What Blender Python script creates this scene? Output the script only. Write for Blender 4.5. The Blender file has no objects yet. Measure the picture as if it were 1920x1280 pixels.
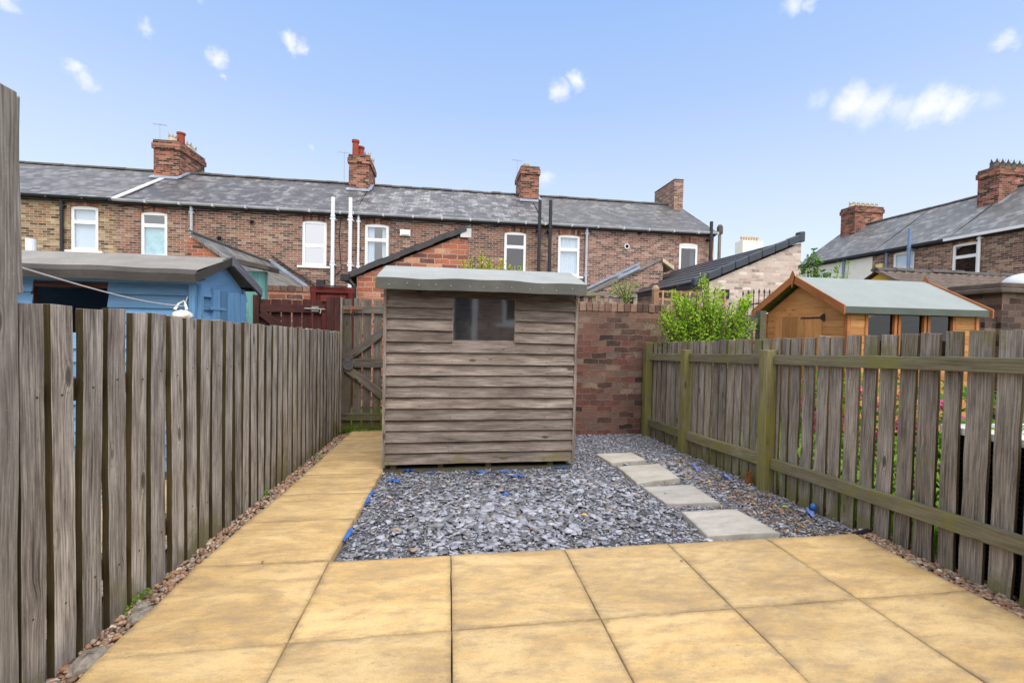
import bpy, bmesh, math, random
import numpy as np
from mathutils import Vector, Matrix
random.seed(7); rng = np.random.default_rng(7)
sc = bpy.context.scene
COL = sc.collection
RAD = math.radians

# ---------------------------------------------------------------- camera
YAW, PITCH, ROLL, CAMH, FPX = 0.14364, -0.02438, 0.0201, 1.2, 823.3
_f = Vector((math.sin(YAW)*math.cos(PITCH), math.cos(YAW)*math.cos(PITCH), math.sin(PITCH)))
_r = Vector((math.cos(YAW), -math.sin(YAW), 0)); _u = _r.cross(_f)
_r2 = math.cos(ROLL)*_r + math.sin(ROLL)*_u
_u2 = -math.sin(ROLL)*_r + math.cos(ROLL)*_u
cam_d = bpy.data.cameras.new('camera'); cam = bpy.data.objects.new('camera', cam_d); COL.objects.link(cam)
cam_d.sensor_width = 36; cam_d.lens = FPX/1920*36; cam_d.clip_start = .05; cam_d.clip_end = 2000
cam.matrix_world = Matrix(((_r2.x, _u2.x, -_f.x, 0), (_r2.y, _u2.y, -_f.y, 0), (_r2.z, _u2.z, -_f.z, CAMH), (0, 0, 0, 1)))
sc.camera = cam
CP = Vector((0, 0, CAMH))
def ray(px, py): return _r2*((px-960)/FPX) + _u2*(-(py-640)/FPX) + _f
def Yp(px, py, y): d = ray(px, py); return CP + d*(y/d.y)          # photo pixel -> point on the plane y
def Xp(px, py, x): d = ray(px, py); return CP + d*(x/d.x)          # photo pixel -> point on the plane x
def zg(y): return 0.0 if y < 2.35 else -.035*(min(y, 6.5)-2.35)     # the garden falls away towards the gate
def Gp(px, py, off=0.0):
    d = ray(px, py); z = 0.0
    for _ in range(20):
        p = CP + d*((z-CAMH)/d.z); z = zg(p.y)+off
    return p

# ---------------------------------------------------------------- light
SUN_EL, SUN_AZ = RAD(54), RAD(165)      # azimuth clockwise from +Y: from the right, a little behind the camera
w = bpy.data.worlds.new('World'); sc.world = w; w.use_nodes = True
wt = w.node_tree; wt.nodes.clear()
def wn(t, **k):
    n = wt.nodes.new(t)
    for a, b in k.items(): setattr(n, a, b)
    return n
sky = wn('ShaderNodeTexSky', sky_type='NISHITA', sun_disc=False, sun_elevation=SUN_EL, sun_rotation=SUN_AZ, air_density=1.0, dust_density=1.4, ozone_density=2.0)
tc = wn('ShaderNodeTexCoord')
def cloud_dir(px, py): return ray(px, py).normalized()
nz = wn('ShaderNodeTexNoise'); nz.inputs['Scale'].default_value = 34; nz.inputs['Detail'].default_value = 6; nz.inputs['Roughness'].default_value = .62
wt.links.new(tc.outputs['Generated'], nz.inputs['Vector'])
sub = wn('ShaderNodeVectorMath', operation='SUBTRACT'); wt.links.new(nz.outputs['Color'], sub.inputs[0]); sub.inputs[1].default_value = (.5, .5, .5)
scl = wn('ShaderNodeVectorMath', operation='SCALE'); wt.links.new(sub.outputs[0], scl.inputs[0]); scl.inputs['Scale'].default_value = .045
add = wn('ShaderNodeVectorMath', operation='ADD'); wt.links.new(tc.outputs['Generated'], add.inputs[0]); wt.links.new(scl.outputs[0], add.inputs[1])
prev = None
for px, py, r, a in ((142, 132, 22, .8), (165, 155, 20, .6), (411, 112, 24, .9), (424, 148, 9, .5), (545, 78, 24, .95), (570, 88, 20, .8), (267, 50, 18, .55), (1082, 152, 28, .95), (1048, 170, 30, .85),
                     (1600, 193, 42, 1), (1632, 200, 42, .85), (1688, 204, 34, .55), (1745, 200, 42, 1), (1785, 200, 36, .95), (1720, 216, 26, .7), (1490, 6, 28, .8), (1520, 4, 18, .5), (1888, 80, 18, .6),
                     (6, 4, 20, .8), (1853, 185, 24, .3), (1536, 184, 24, .35), (1022, 332, 24, .7), (590, 281, 12, .3), (380, 4, 10, .3)):
    d = wn('ShaderNodeVectorMath', operation='DISTANCE'); wt.links.new(add.outputs[0], d.inputs[0]); d.inputs[1].default_value = cloud_dir(px, py)
    m = wn('ShaderNodeMapRange', interpolation_type='SMOOTHSTEP'); rr = r/FPX*.56
    m.inputs[1].default_value = rr*1.3; m.inputs[2].default_value = rr*.05; m.inputs[3].default_value = 0; m.inputs[4].default_value = a*.88
    wt.links.new(d.outputs['Value'], m.inputs[0])
    if prev is None: prev = m.outputs[0]
    else:
        mx = wn('ShaderNodeMath', operation='MAXIMUM'); wt.links.new(prev, mx.inputs[0]); wt.links.new(m.outputs[0], mx.inputs[1]); prev = mx.outputs[0]
tint = wn('ShaderNodeMix', data_type='RGBA', blend_type='MIX'); tint.inputs[0].default_value = .72
hz = wn('ShaderNodeSeparateXYZ'); wt.links.new(tc.outputs['Generated'], hz.inputs[0])
hr = wn('ShaderNodeValToRGB'); wt.links.new(hz.outputs[2], hr.inputs[0]); he = hr.color_ramp.elements      # thin haze: whiter towards the horizon
he[0].position = 0; he[0].color = (.88, .94, .99, 1); he[1].position = .62; he[1].color = (.34, .555, 1.0, 1)
for p_, c_ in ((.15, (.80, .875, .99, 1)), (.28, (.67, .785, .99, 1)), (.44, (.48, .65, .99, 1))): q_ = he.new(p_); q_.color = c_
hs = wn('ShaderNodeVectorMath', operation='SCALE'); wt.links.new(hr.outputs[0], hs.inputs[0]); hs.inputs['Scale'].default_value = 5.7
wt.links.new(sky.outputs[0], tint.inputs[6]); wt.links.new(hs.outputs[0], tint.inputs[7])
# unseen brighter white sky added overhead and behind the camera for soft fill
ov = wn('ShaderNodeMapRange', interpolation_type='SMOOTHSTEP'); wt.links.new(hz.outputs[2], ov.inputs[0]); ov.inputs[1].default_value = .60; ov.inputs[2].default_value = .86
bk = wn('ShaderNodeMapRange', interpolation_type='SMOOTHSTEP'); wt.links.new(hz.outputs[1], bk.inputs[0]); bk.inputs[1].default_value = .25; bk.inputs[2].default_value = -.35
om = wn('ShaderNodeMath', operation='MAXIMUM'); wt.links.new(ov.outputs[0], om.inputs[0]); wt.links.new(bk.outputs[0], om.inputs[1])
oc = wn('ShaderNodeMix', data_type='RGBA'); wt.links.new(om.outputs[0], oc.inputs[0]); wt.links.new(tint.outputs[2], oc.inputs[6]); oc.inputs[7].default_value = (9.6, 9.7, 9.9, 1); tint = oc
cm = wn('ShaderNodeMix', data_type='RGBA'); wt.links.new(prev, cm.inputs[0]); wt.links.new(tint.outputs[2], cm.inputs[6]); cm.inputs[7].default_value = (5.4, 5.45, 5.5, 1)
bg = wn('ShaderNodeBackground'); bg.inputs['Strength'].default_value = .1
wt.links.new(cm.outputs[2], bg.inputs['Color'])
wo = wn('ShaderNodeOutputWorld'); wt.links.new(bg.outputs[0], wo.inputs['Surface'])
sl = bpy.data.lights.new('sun', 'SUN'); sl.energy = 1.2; sl.angle = RAD(35); sl.color = (1, .95, .87)
so = bpy.data.objects.new('sun', sl); COL.objects.link(so)
sdir = Vector((math.sin(SUN_AZ)*math.cos(SUN_EL), math.cos(SUN_AZ)*math.cos(SUN_EL), math.sin(SUN_EL)))
so.rotation_euler = sdir.to_track_quat('Z', 'Y').to_euler(); so.location = (20, -10, 30)
sc.view_settings.view_transform = 'Standard'; sc.view_settings.look = 'None'; sc.view_settings.gamma = 1
sc.view_settings.exposure = 1.0
sc.cycles.max_bounces = 8; sc.cycles.transparent_max_bounces = 12

# ---------------------------------------------------------------- material helpers
def c(r, g, b):
    def l(x): x /= 255; return x/12.92 if x <= .04045 else ((x+.055)/1.055)**2.4
    return (l(r), l(g), l(b), 1)
class M:
    def __init__(s, name, rough=.8, spec=.3):
        s.m = bpy.data.materials.new(name); s.m.use_nodes = True; s.t = s.m.node_tree
        s.b = s.t.nodes['Principled BSDF']; s.b.inputs['Roughness'].default_value = rough; s.b.inputs['Specular IOR Level'].default_value = spec
        s._uv = s._pos = s._rnd = None
    def n(s, t, ins=None, **k):
        n = s.t.nodes.new(t)
        for a, b in k.items(): setattr(n, a, b)
        for a, b in (ins or {}).items(): s.put(n.inputs[a], b)
        return n
    def put(s, sock, v):
        if isinstance(v, bpy.types.NodeSocket): s.t.links.new(v, sock)
        else: sock.default_value = v
    @property
    def uv(s):
        if not s._uv: s._uv = s.n('ShaderNodeTexCoord').outputs['UV']
        return s._uv
    @property
    def pos(s):
        if not s._pos: s._pos = s.n('ShaderNodeNewGeometry').outputs['Position']
        return s._pos
    @property
    def rnd(s):
        if not s._rnd: s._rnd = s.n('ShaderNodeAttribute', attribute_name='rnd').outputs['Fac']
        return s._rnd
    def map(s, v, scale=(1, 1, 1), loc=(0, 0, 0)): return s.n('ShaderNodeMapping', {'Vector': v, 'Scale': scale, 'Location': loc}).outputs[0]
    def noise(s, v, scale=1, detail=4, rough=.55, dist=0): return s.n('ShaderNodeTexNoise', {'Vector': v, 'Scale': scale, 'Detail': detail, 'Roughness': rough, 'Distortion': dist}).outputs['Fac']
    def math(s, op, a, b=0.0, clamp=False):
        n = s.n('ShaderNodeMath', operation=op, use_clamp=clamp); s.put(n.inputs[0], a); s.put(n.inputs[1], b); return n.outputs[0]
    def mix(s, f, a, b, mode='MIX'):
        n = s.n('ShaderNodeMix', data_type='RGBA', blend_type=mode); s.put(n.inputs[0], f); s.put(n.inputs[6], a); s.put(n.inputs[7], b); return n.outputs[2]
    def ramp(s, f, stops, interp='LINEAR'):
        n = s.n('ShaderNodeValToRGB'); s.put(n.inputs[0], f); e = n.color_ramp.elements; n.color_ramp.interpolation = interp
        e[0].position, e[0].color = stops[0]; e[1].position, e[1].color = stops[-1]
        for p, cc in stops[1:-1]: x = e.new(p); x.color = cc
        return n.outputs[0]
    def rng(s, f, a, b, lo=0.0, hi=1.0, smooth=True):
        n = s.n('ShaderNodeMapRange', {0: f, 1: a, 2: b, 3: lo, 4: hi}); n.interpolation_type = 'SMOOTHSTEP' if smooth else 'LINEAR'; return n.outputs[0]
    def bump(s, h, strength=.5, dist=.01):
        s.put(s.b.inputs['Normal'], s.n('ShaderNodeBump', {'Height': h, 'Strength': strength, 'Distance': dist}).outputs[0])
    def col(s, v): s.put(s.b.inputs['Base Color'], v)
    def rough(s, v): s.put(s.b.inputs['Roughness'], v)
def g(v): return (v, v, v, 1)

def plain(name, colr, rough=.6, spec=.3, var=.15, scale=9, bump=0, metal=0):
    m = M(name, rough, spec); f = m.noise(m.pos, scale, 5, .6)
    m.col(m.mix(1, colr, m.ramp(f, [(.3, g(1-var)), (.7, g(1+var*.5))]), 'MULTIPLY'))
    m.b.inputs['Metallic'].default_value = metal
    if bump: m.bump(m.noise(m.pos, scale*12, 4), bump, .004)
    return m.m

def wood(name, dark, mid, light, algae=None, amt=.0, bottom=None, rough=.85, grain=48, knots=True, contrast=1.0, top_z=None):
    m = M(name, rough, .2)
    wob = m.noise(m.map(m.uv, (2.2, 5, 1)), 1, 2)
    su = m.n('ShaderNodeSeparateXYZ', {0: m.uv})
    vor = m.n('ShaderNodeTexVoronoi', {'Vector': m.map(m.uv, (3.1, 8.5, 1)), 'Scale': 1.0, 'Randomness': 1.0}, feature='F1')
    kd = vor.outputs['Distance']
    v2 = m.math('ADD', su.outputs[1], m.math('MULTIPLY', wob, .022))
    v2 = m.math('ADD', v2, m.math('MULTIPLY', m.rng(kd, .3, .0), .014))
    cv = m.n('ShaderNodeCombineXYZ', {0: m.math('MULTIPLY', su.outputs[0], 4.0), 1: m.math('MULTIPLY', v2, grain*3.2), 2: 0.0}).outputs[0]
    n1 = m.noise(cv, 1.0, 5, .62)
    n2 = m.noise(m.map(m.uv, (2.4, 15, 1)), 1, 6, .68)
    n3 = m.noise(m.map(m.uv, (7, 130, 1)), 1, 4, .75)
    f = m.math('ADD', m.math('MULTIPLY', n1, .55), m.math('MULTIPLY', n2, .45))
    lo, hi = .5-.17/contrast, .5+.17/contrast
    cl = m.ramp(f, [(lo, dark), (.5, mid), (hi, light)])
    cl = m.mix(m.rng(n3, .56, .72, 0, .6), cl, dark); cl = m.mix(m.rng(n3, .44, .3, 0, .45), cl, light)
    cl = m.mix(1, cl, m.ramp(m.rnd, [(0, (.74, .72, .70, 1)), (.5, g(1)), (1, (1.2, 1.17, 1.13, 1))]), 'MULTIPLY')
    if knots:
        kk = m.math('MULTIPLY', m.rng(kd, .15, .06), m.rng(vor.outputs['Color'], .45, .5))
        cl = m.mix(m.math('MULTIPLY', kk, .8), cl, (dark[0]*.45, dark[1]*.4, dark[2]*.35, 1))
        ring = m.math('MULTIPLY', m.math('SINE', m.math('MULTIPLY', kd, 75)), m.rng(kd, .34, .08))
        cl = m.mix(m.math('MULTIPLY', m.math('MULTIPLY', m.rng(ring, .2, .9), m.rng(vor.outputs['Color'], .45, .5)), .5), cl, dark)
    if algae:
        a = m.noise(m.pos, 3.2, 5, .65); a = m.math('ADD', a, m.math('MULTIPLY', m.noise(cv, 1, 3), .18))
        if bottom is not None:
            z = m.n('ShaderNodeSeparateXYZ', {0: m.pos}).outputs[2]
            a = m.math('ADD', a, m.rng(z, bottom[0], bottom[1], bottom[2], 0))
        if top_z is not None:
            z = m.n('ShaderNodeSeparateXYZ', {0: m.pos}).outputs[2]
            a = m.math('ADD', a, m.rng(z, top_z[0], top_z[1], 0, top_z[2]))
        cl = m.mix(m.rng(a, .8-amt, 1.02-amt, 0, .85), cl, algae)
    sp = m.noise(m.pos, 55, 5, .8); cl = m.mix(m.rng(sp, .60, .72, 0, .38), cl, light); cl = m.mix(m.rng(sp, .40, .30, 0, .5), cl, dark)
    m.col(cl)
    m.bump(m.math('ADD', m.math('MULTIPLY', n1, .7), m.math('MULTIPLY', n3, .3)), .5, .004)
    return m.m

def brick(name, stops, mortar, bw=.235, bh=.077, mw=.011, soot=.35, white=.0, rough=.9, warp=.012, rot=False, bump=.7, stain=None):
    m = M(name, rough, .2)
    wv = m.n('ShaderNodeTexNoise', {'Vector': m.uv, 'Scale': 9.0, 'Detail': 3.0}).outputs['Color']
    off = m.n('ShaderNodeVectorMath', {0: wv, 1: (.5, .5, .5)}, operation='SUBTRACT').outputs[0]
    off = m.n('ShaderNodeVectorMath', {0: off, 'Scale': warp*2}, operation='SCALE').outputs[0]
    uv = m.n('ShaderNodeVectorMath', {0: m.uv, 1: off}, operation='ADD').outputs[0]
    br = m.n('ShaderNodeTexBrick', {'Vector': uv, 'Color1': g(0), 'Color2': g(1), 'Mortar': g(.5), 'Scale': 1.0, 'Mortar Size': mw*.5, 'Mortar Smooth': .25, 'Bias': 0.0, 'Brick Width': bw, 'Row Height': bh})
    br.offset = .5
    n1 = m.noise(m.uv, 45, 4, .7); n2 = m.noise(m.uv, .55, 4, .6); n3 = m.noise(m.uv, 2.7, 4, .6)
    v = m.math('ADD', br.outputs['Color'], m.math('MULTIPLY', m.math('SUBTRACT', n1, .5), .35))
    v = m.math('ADD', v, m.math('MULTIPLY', m.math('SUBTRACT', n3, .5), .5))
    bc = m.ramp(v, stops)
    bc = m.mix(1, bc, m.ramp(n1, [(.25, g(.7)), (.75, g(1.15))]), 'MULTIPLY')
    mc = m.mix(1, mortar, m.ramp(n1, [(.25, g(.6)), (.75, g(1.15))]), 'MULTIPLY')
    cl = m.mix(br.outputs['Fac'], bc, mc)
    cl = m.mix(m.rng(n2, .42, .72, 0, soot), cl, (.035, .03, .028, 1))
    if white:
        n4 = m.noise(m.uv, 3.5, 5, .75)
        cl = m.mix(m.rng(n4, .58, .78, 0, white), cl, (.5, .45, .4, 1))
    if stain:
        z = m.n('ShaderNodeSeparateXYZ', {0: m.pos}).outputs[2]
        a = m.math('ADD', m.math('MULTIPLY', n3, .8), m.rng(z, stain[0], stain[1], 0, .5))
        cl = m.mix(m.rng(a, .45, .9, 0, .4), cl, stain[2])
    m.col(cl)
    h = m.math('ADD', m.math('MULTIPLY', br.outputs['Fac'], -1.0), m.math('MULTIPLY', n1, .5))
    m.bump(h, bump, .008)
    return m.m

def slates(name, stops, white=.6, sw=.27, sh=.21, rough=.5, streak=(1.0, .35), wcol=(.42, .42, .45, 1), cover=.55):
    m = M(name, rough, .4)
    br = m.n('ShaderNodeTexBrick', {'Vector': m.uv, 'Color1': g(0), 'Color2': g(1), 'Mortar': g(0), 'Scale': 1.0, 'Mortar Size': .006, 'Mortar Smooth': .1, 'Bias': 0.0, 'Brick Width': sw, 'Row Height': sh})
    br.offset = .5
    n1 = m.noise(m.uv, 30, 4, .7); n2 = m.noise(m.map(m.uv, (streak[0]*1.6, streak[1]*1.3, 1)), 1.5, 5, .62); n3 = m.noise(m.map(m.uv, (6, 4.5, 1)), 1, 5, .75)
    cl = m.ramp(m.math('ADD', m.math('MULTIPLY', br.outputs['Color'], .5), m.math('MULTIPLY', n1, .5)), stops)
    wm = m.math('ADD', m.math('MULTIPLY', n2, .9), m.math('MULTIPLY', m.math('SUBTRACT', br.outputs['Color'], .5), .2))
    wm = m.math('ADD', wm, m.math('MULTIPLY', m.math('SUBTRACT', n3, .5), .75))
    cl = m.mix(m.rng(wm, cover-.16, cover+.20, 0, white), cl, wcol)
    cl = m.mix(m.math('MULTIPLY', br.outputs['Fac'], .75), cl, (.02, .02, .022, 1))
    m.col(cl)
    v = m.n('ShaderNodeSeparateXYZ', {0: m.uv}).outputs[1]
    saw = m.math('FRACT', m.math('DIVIDE', v, sh))
    m.bump(m.math('ADD', m.math('SUBTRACT', m.math('MULTIPLY', saw, -.8), br.outputs['Fac']), m.math('MULTIPLY', m.math('ADD', n1, br.outputs['Color']), .35)), .6, .012)
    return m.m

def glass(name, tintc=(.82, .88, .92, 1), refl=.12, dust=0, grough=.02):
    m = M(name); t = m.t; t.nodes.remove(m.b)
    tr = m.n('ShaderNodeBsdfTransparent', {'Color': tintc}); gl = m.n('ShaderNodeBsdfGlossy', {'Color': (.95, .97, 1, 1), 'Roughness': grough})
    fr = m.math('ADD', m.math('MULTIPLY', m.math('POWER', m.n('ShaderNodeLayerWeight', {'Blend': .5}).outputs['Facing'], 5.0), .9), .04)
    wv = m.noise(m.pos, 2.5, 2)
    bp = m.n('ShaderNodeBump', {'Height': wv, 'Strength': .012, 'Distance': .05}).outputs[0]; m.put(gl.inputs['Normal'], bp)
    fac = m.math('ADD', fr, refl, True)
    mx = m.n('ShaderNodeMixShader', {0: fac, 1: tr.outputs[0], 2: gl.outputs[0]})
    out = mx.outputs[0]
    if dust:
        df = m.n('ShaderNodeBsdfDiffuse', {'Color': (.42, .40, .38, 1)}); dn = m.noise(m.pos, 7, 5, .7); d2 = m.n('ShaderNodeMixShader', {0: m.rng(dn, .3, .75, dust*.5, dust*1.6), 1: out, 2: df.outputs[0]}); out = d2.outputs[0]
    m.put(t.nodes['Material Output'].inputs['Surface'], out)
    return m.m

def leafmat(name, stops, transl=.35):
    m = M(name, .5, .35); cl = m.ramp(m.rnd, stops); m.col(cl)
    tl = m.n('ShaderNodeBsdfTranslucent', {'Color': m.mix(1, cl, (1.25, 1.3, .7, 1), 'MULTIPLY')})
    mx = m.n('ShaderNodeMixShader', {0: transl, 1: m.b.outputs[0], 2: tl.outputs[0]})
    m.put(m.t.nodes['Material Output'].inputs['Surface'], mx.outputs[0]); return m.m

def felt(name, base, scale=260, var=.25, blot=.2):
    m = M(name, .85, .25); n1 = m.noise(m.pos, scale, 3, .7); n2 = m.noise(m.pos, 3.0, 5, .65)
    cl = m.mix(1, base, m.ramp(n1, [(.3, g(1-var)), (.7, g(1+var))]), 'MULTIPLY')
    m.col(m.mix(1, cl, m.ramp(n2, [(.3, g(1-blot)), (.7, g(1+blot*.5))]), 'MULTIPLY')); m.bump(n1, .4, .003); return m.m

def paving(name, base, grey, pale):
    m = M(name, .8, .25)
    lp = m.n('ShaderNodeMapping', {'Vector': m.pos, 'Scale': (1, 2.6, 1), 'Rotation': (0, 0, .5)}).outputs[0]
    off = m.n('ShaderNodeVectorMath', {0: lp, 1: m.n('ShaderNodeCombineXYZ', {0: m.math('MULTIPLY', m.rnd, 37.0), 1: m.math('MULTIPLY', m.rnd, 91.0), 2: 0.0}).outputs[0]}, operation='ADD').outputs[0]
    n1 = m.noise(off, 2.0, 7, .68, .5); n2 = m.noise(off, 7, 6, .7); n3 = m.noise(m.pos, 140, 4, .75); n4 = m.noise(off, 30, 5, .75)
    cl = m.mix(m.rng(n1, .36, .68), base, pale)
    cl = m.mix(m.rng(m.math('ADD', m.math('MULTIPLY', n2, .6), m.math('MULTIPLY', n1, -.35)), .04, .27, 0, .62), cl, grey)
    cl = m.mix(m.rng(n4, .57, .72, 0, .55), cl, (grey[0]*.5, grey[1]*.5, grey[2]*.5, 1))
    ed = m.n('ShaderNodeAttribute', attribute_name='edge').outputs['Fac']      # grime that gathers along the joints
    cl = m.mix(m.rng(m.math('ADD', ed, m.math('MULTIPLY', n2, .7)), .98, 1.5, 0, .45), cl, (grey[0]*.62, grey[1]*.62, grey[2]*.6, 1))
    cl = m.mix(1, cl, m.ramp(n3, [(.3, g(.86)), (.7, g(1.1))]), 'MULTIPLY')
    cl = m.mix(1, cl, m.ramp(m.rnd, [(0, (.87, .88, .92, 1)), (1, (1.06, 1.04, 1, 1))]), 'MULTIPLY')
    m.col(cl); m.bump(m.math('ADD', m.math('MULTIPLY', n2, 1.0), m.math('MULTIPLY', n3, .18)), .45, .006); return m.m

# ---------------------------------------------------------------- mesh helpers
class MB:
    def __init__(s, xf=None): s.v = []; s.f = []; s.uv = []; s.r = []; s.mi = []; s.xf = xf; s.cur = 0
    def face(s, pts, uv=None, rnd=None):
        P = [Vector(s.xf(*p)) if s.xf else Vector(p) for p in pts]
        if uv is None:
            n = (P[1]-P[0]).cross(P[-1]-P[0])
            if n.length < 1e-12 and len(P) > 3: n = (P[2]-P[1]).cross(P[0]-P[1])
            n = n.normalized() if n.length > 1e-12 else Vector((0, 0, 1))
            if abs(n.z) > .98: uv = [(p.x, p.y) for p in P]
            else:
                t = Vector((0, 0, 1)).cross(n).normalized(); b = n.cross(t)
                if b.z < 0: b = -b
                if abs(t.x) > abs(t.y): t = t if t.x > 0 else -t
                else: t = t if t.y > 0 else -t
                uv = [(p.dot(t), p.dot(b)) for p in P]
        i = len(s.v); s.v += P; s.f.append(list(range(i, i+len(P)))); s.uv += uv; s.r.append(random.random() if rnd is None else rnd); s.mi.append(s.cur)
    def obox(s, o, a, b, h, rnd=None, grain=True):
        """box from corner o along the vectors a, b, h; grain runs along the longest of them"""
        o, a, b, h = map(Vector, (o, a, b, h)); rnd = random.random() if rnd is None else rnd
        ax = [a, b, h]; L = [x.length for x in ax]; k = L.index(max(L)); ou, ov = random.random()*40, random.random()*40
        def cr(i, j, l): return o+a*i+b*j+h*l
        qs = [((0,0,0),(0,1,0),(1,1,0),(1,0,0)), ((0,0,1),(1,0,1),(1,1,1),(0,1,1)), ((0,0,0),(1,0,0),(1,0,1),(0,0,1)), ((0,1,0),(0,1,1),(1,1,1),(1,1,0)), ((0,0,0),(0,0,1),(0,1,1),(0,1,0)), ((1,0,0),(1,1,0),(1,1,1),(1,0,1))]
        for q in qs:
            uv = None
            if grain:
                ot = [m_ for m_ in range(3) if m_ != k]; uv = []
                for t in q: uv.append((ou+t[k]*L[k], ov+t[ot[0]]*L[ot[0]]+t[ot[1]]*L[ot[1]]))
            s.face([cr(*t) for t in q], uv, rnd)
    def box(s, lo, hi, rnd=None, grain=True):
        s.obox(lo, (hi[0]-lo[0], 0, 0), (0, hi[1]-lo[1], 0), (0, 0, hi[2]-lo[2]), rnd, grain)
    def plank(s, o, L, W, T, n=7, jit=.0025, rnd=None, skew=.004, edge=False):
        """a board with wavering edges: o corner, L along, W across, T thickness"""
        o, L, W, T = map(Vector, (o, L, W, T)); rnd = random.random() if rnd is None else rnd
        ou, ov = random.random()*40, random.random()*40; l, w_, t_ = L.length, W.length, T.length
        wn_, tn = W.normalized(), T.normalized(); rings = []; b0, b1, ph = random.uniform(-1, 1), random.uniform(-1, 1), random.random()*6
        for i in range(n+1):
            f = i/n; bow = tn*(math.sin(f*3+ph)*jit*1.2); sh = wn_*(math.sin(f*2.5+ph)*jit)
            e0 = wn_*random.uniform(-jit, jit); e1 = wn_*random.uniform(-jit, jit); p = o+L*f+bow+sh
            k0 = k1 = Vector((0, 0, 0))
            if i == n: k0, k1 = L.normalized()*(b0*skew), L.normalized()*(b1*skew)
            rings.append((p+e0+k0, p+W+e1+k1, p+W+T+e1+k1, p+T+e0+k0))
        per = [0, w_, w_+t_, 2*w_+t_, 2*(w_+t_)]
        for i in range(n):
            for k in range(4):
                k2 = (k+1) % 4; s.cur = 1 if edge and k in (1, 3) else 0
                s.face([rings[i][k], rings[i][k2], rings[i+1][k2], rings[i+1][k]], [(ou+l*i/n, ov+per[k]), (ou+l*i/n, ov+per[k+1]), (ou+l*(i+1)/n, ov+per[k+1]), (ou+l*(i+1)/n, ov+per[k])], rnd)
        s.cur = 0
        for r_, u_ in ((rings[0], ou), (rings[-1], ou+l)):
            s.face(list(r_), [(u_, ov), (u_, ov+w_), (u_+t_, ov+w_), (u_+t_, ov)], rnd)
    def tube(s, pts, r, n=8, cap=True, rnd=None):
        pts = [Vector(p) for p in pts]; R = r if isinstance(r, (list, tuple)) else [r]*len(pts); rnd = random.random() if rnd is None else rnd
        rings = []; acc = 0
        for i, p in enumerate(pts):
            d = (pts[min(i+1, len(pts)-1)]-pts[max(i-1, 0)]).normalized()
            x = d.orthogonal() if i == 0 else (px_ - d*px_.dot(d)); x.normalize(); px_ = x; y = d.cross(x)
            rings.append([p+(x*math.cos(2*math.pi*k/n)+y*math.sin(2*math.pi*k/n))*R[i] for k in range(n)])
        for i in range(len(pts)-1):
            l = (pts[i+1]-pts[i]).length
            for k in range(n):
                k2 = (k+1) % n; s.face([rings[i][k], rings[i][k2], rings[i+1][k2], rings[i+1][k]], [(acc, k*R[i]), (acc, (k+1)*R[i]), (acc+l, (k+1)*R[i]), (acc+l, k*R[i])], rnd)
            acc += l
        if cap: s.face(rings[0][::-1], None, rnd); s.face(rings[-1], None, rnd)
    def lathe(s, cx, cy, prof, n=12, rnd=None):
        rnd = random.random() if rnd is None else rnd
        for (r0, z0), (r1, z1) in zip(prof, prof[1:]):
            for k in range(n):
                a, b = 2*math.pi*k/n, 2*math.pi*(k+1)/n
                s.face([(cx+r0*math.cos(a), cy+r0*math.sin(a), z0), (cx+r0*math.cos(b), cy+r0*math.sin(b), z0), (cx+r1*math.cos(b), cy+r1*math.sin(b), z1), (cx+r1*math.cos(a), cy+r1*math.sin(a), z1)], None, rnd)
    def build(s, name, mat, parent=None, bevel=0, smooth=False, merge=True, edge_mat=None):
        me = bpy.data.meshes.new(name); me.from_pydata([tuple(v) for v in s.v], [], s.f)
        ul = me.uv_layers.new(name='UVMap'); ul.data.foreach_set('uv', np.array(s.uv, np.float32).ravel())
        at = me.attributes.new('rnd', 'FLOAT', 'FACE'); at.data.foreach_set('value', np.array(s.r, np.float32))
        me.materials.append(mat)
        if edge_mat: me.materials.append(edge_mat); me.polygons.foreach_set('material_index', s.mi)
        if merge:
            bm = bmesh.new(); bm.from_mesh(me); bmesh.ops.remove_doubles(bm, verts=bm.verts, dist=1e-5); bmesh.ops.recalc_face_normals(bm, faces=bm.faces); bm.to_mesh(me); bm.free()
        if smooth: me.polygons.foreach_set('use_smooth', [True]*len(me.polygons))
        o = bpy.data.objects.new(name, me); COL.objects.link(o)
        if bevel:
            b = o.modifiers.new('bevel', 'BEVEL'); b.width = bevel; b.segments = 1; b.limit_method = 'ANGLE'; b.angle_limit = RAD(40)
        if parent is not None: o.parent = parent; o.matrix_parent_inverse = Matrix.Translation(-parent_world(parent))
        return o
def parent_world(p):
    v = Vector(p.location)
    while p.parent is not None:
        p = p.parent
        v = v + Vector(p.location) if False else v
    return v
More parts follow.
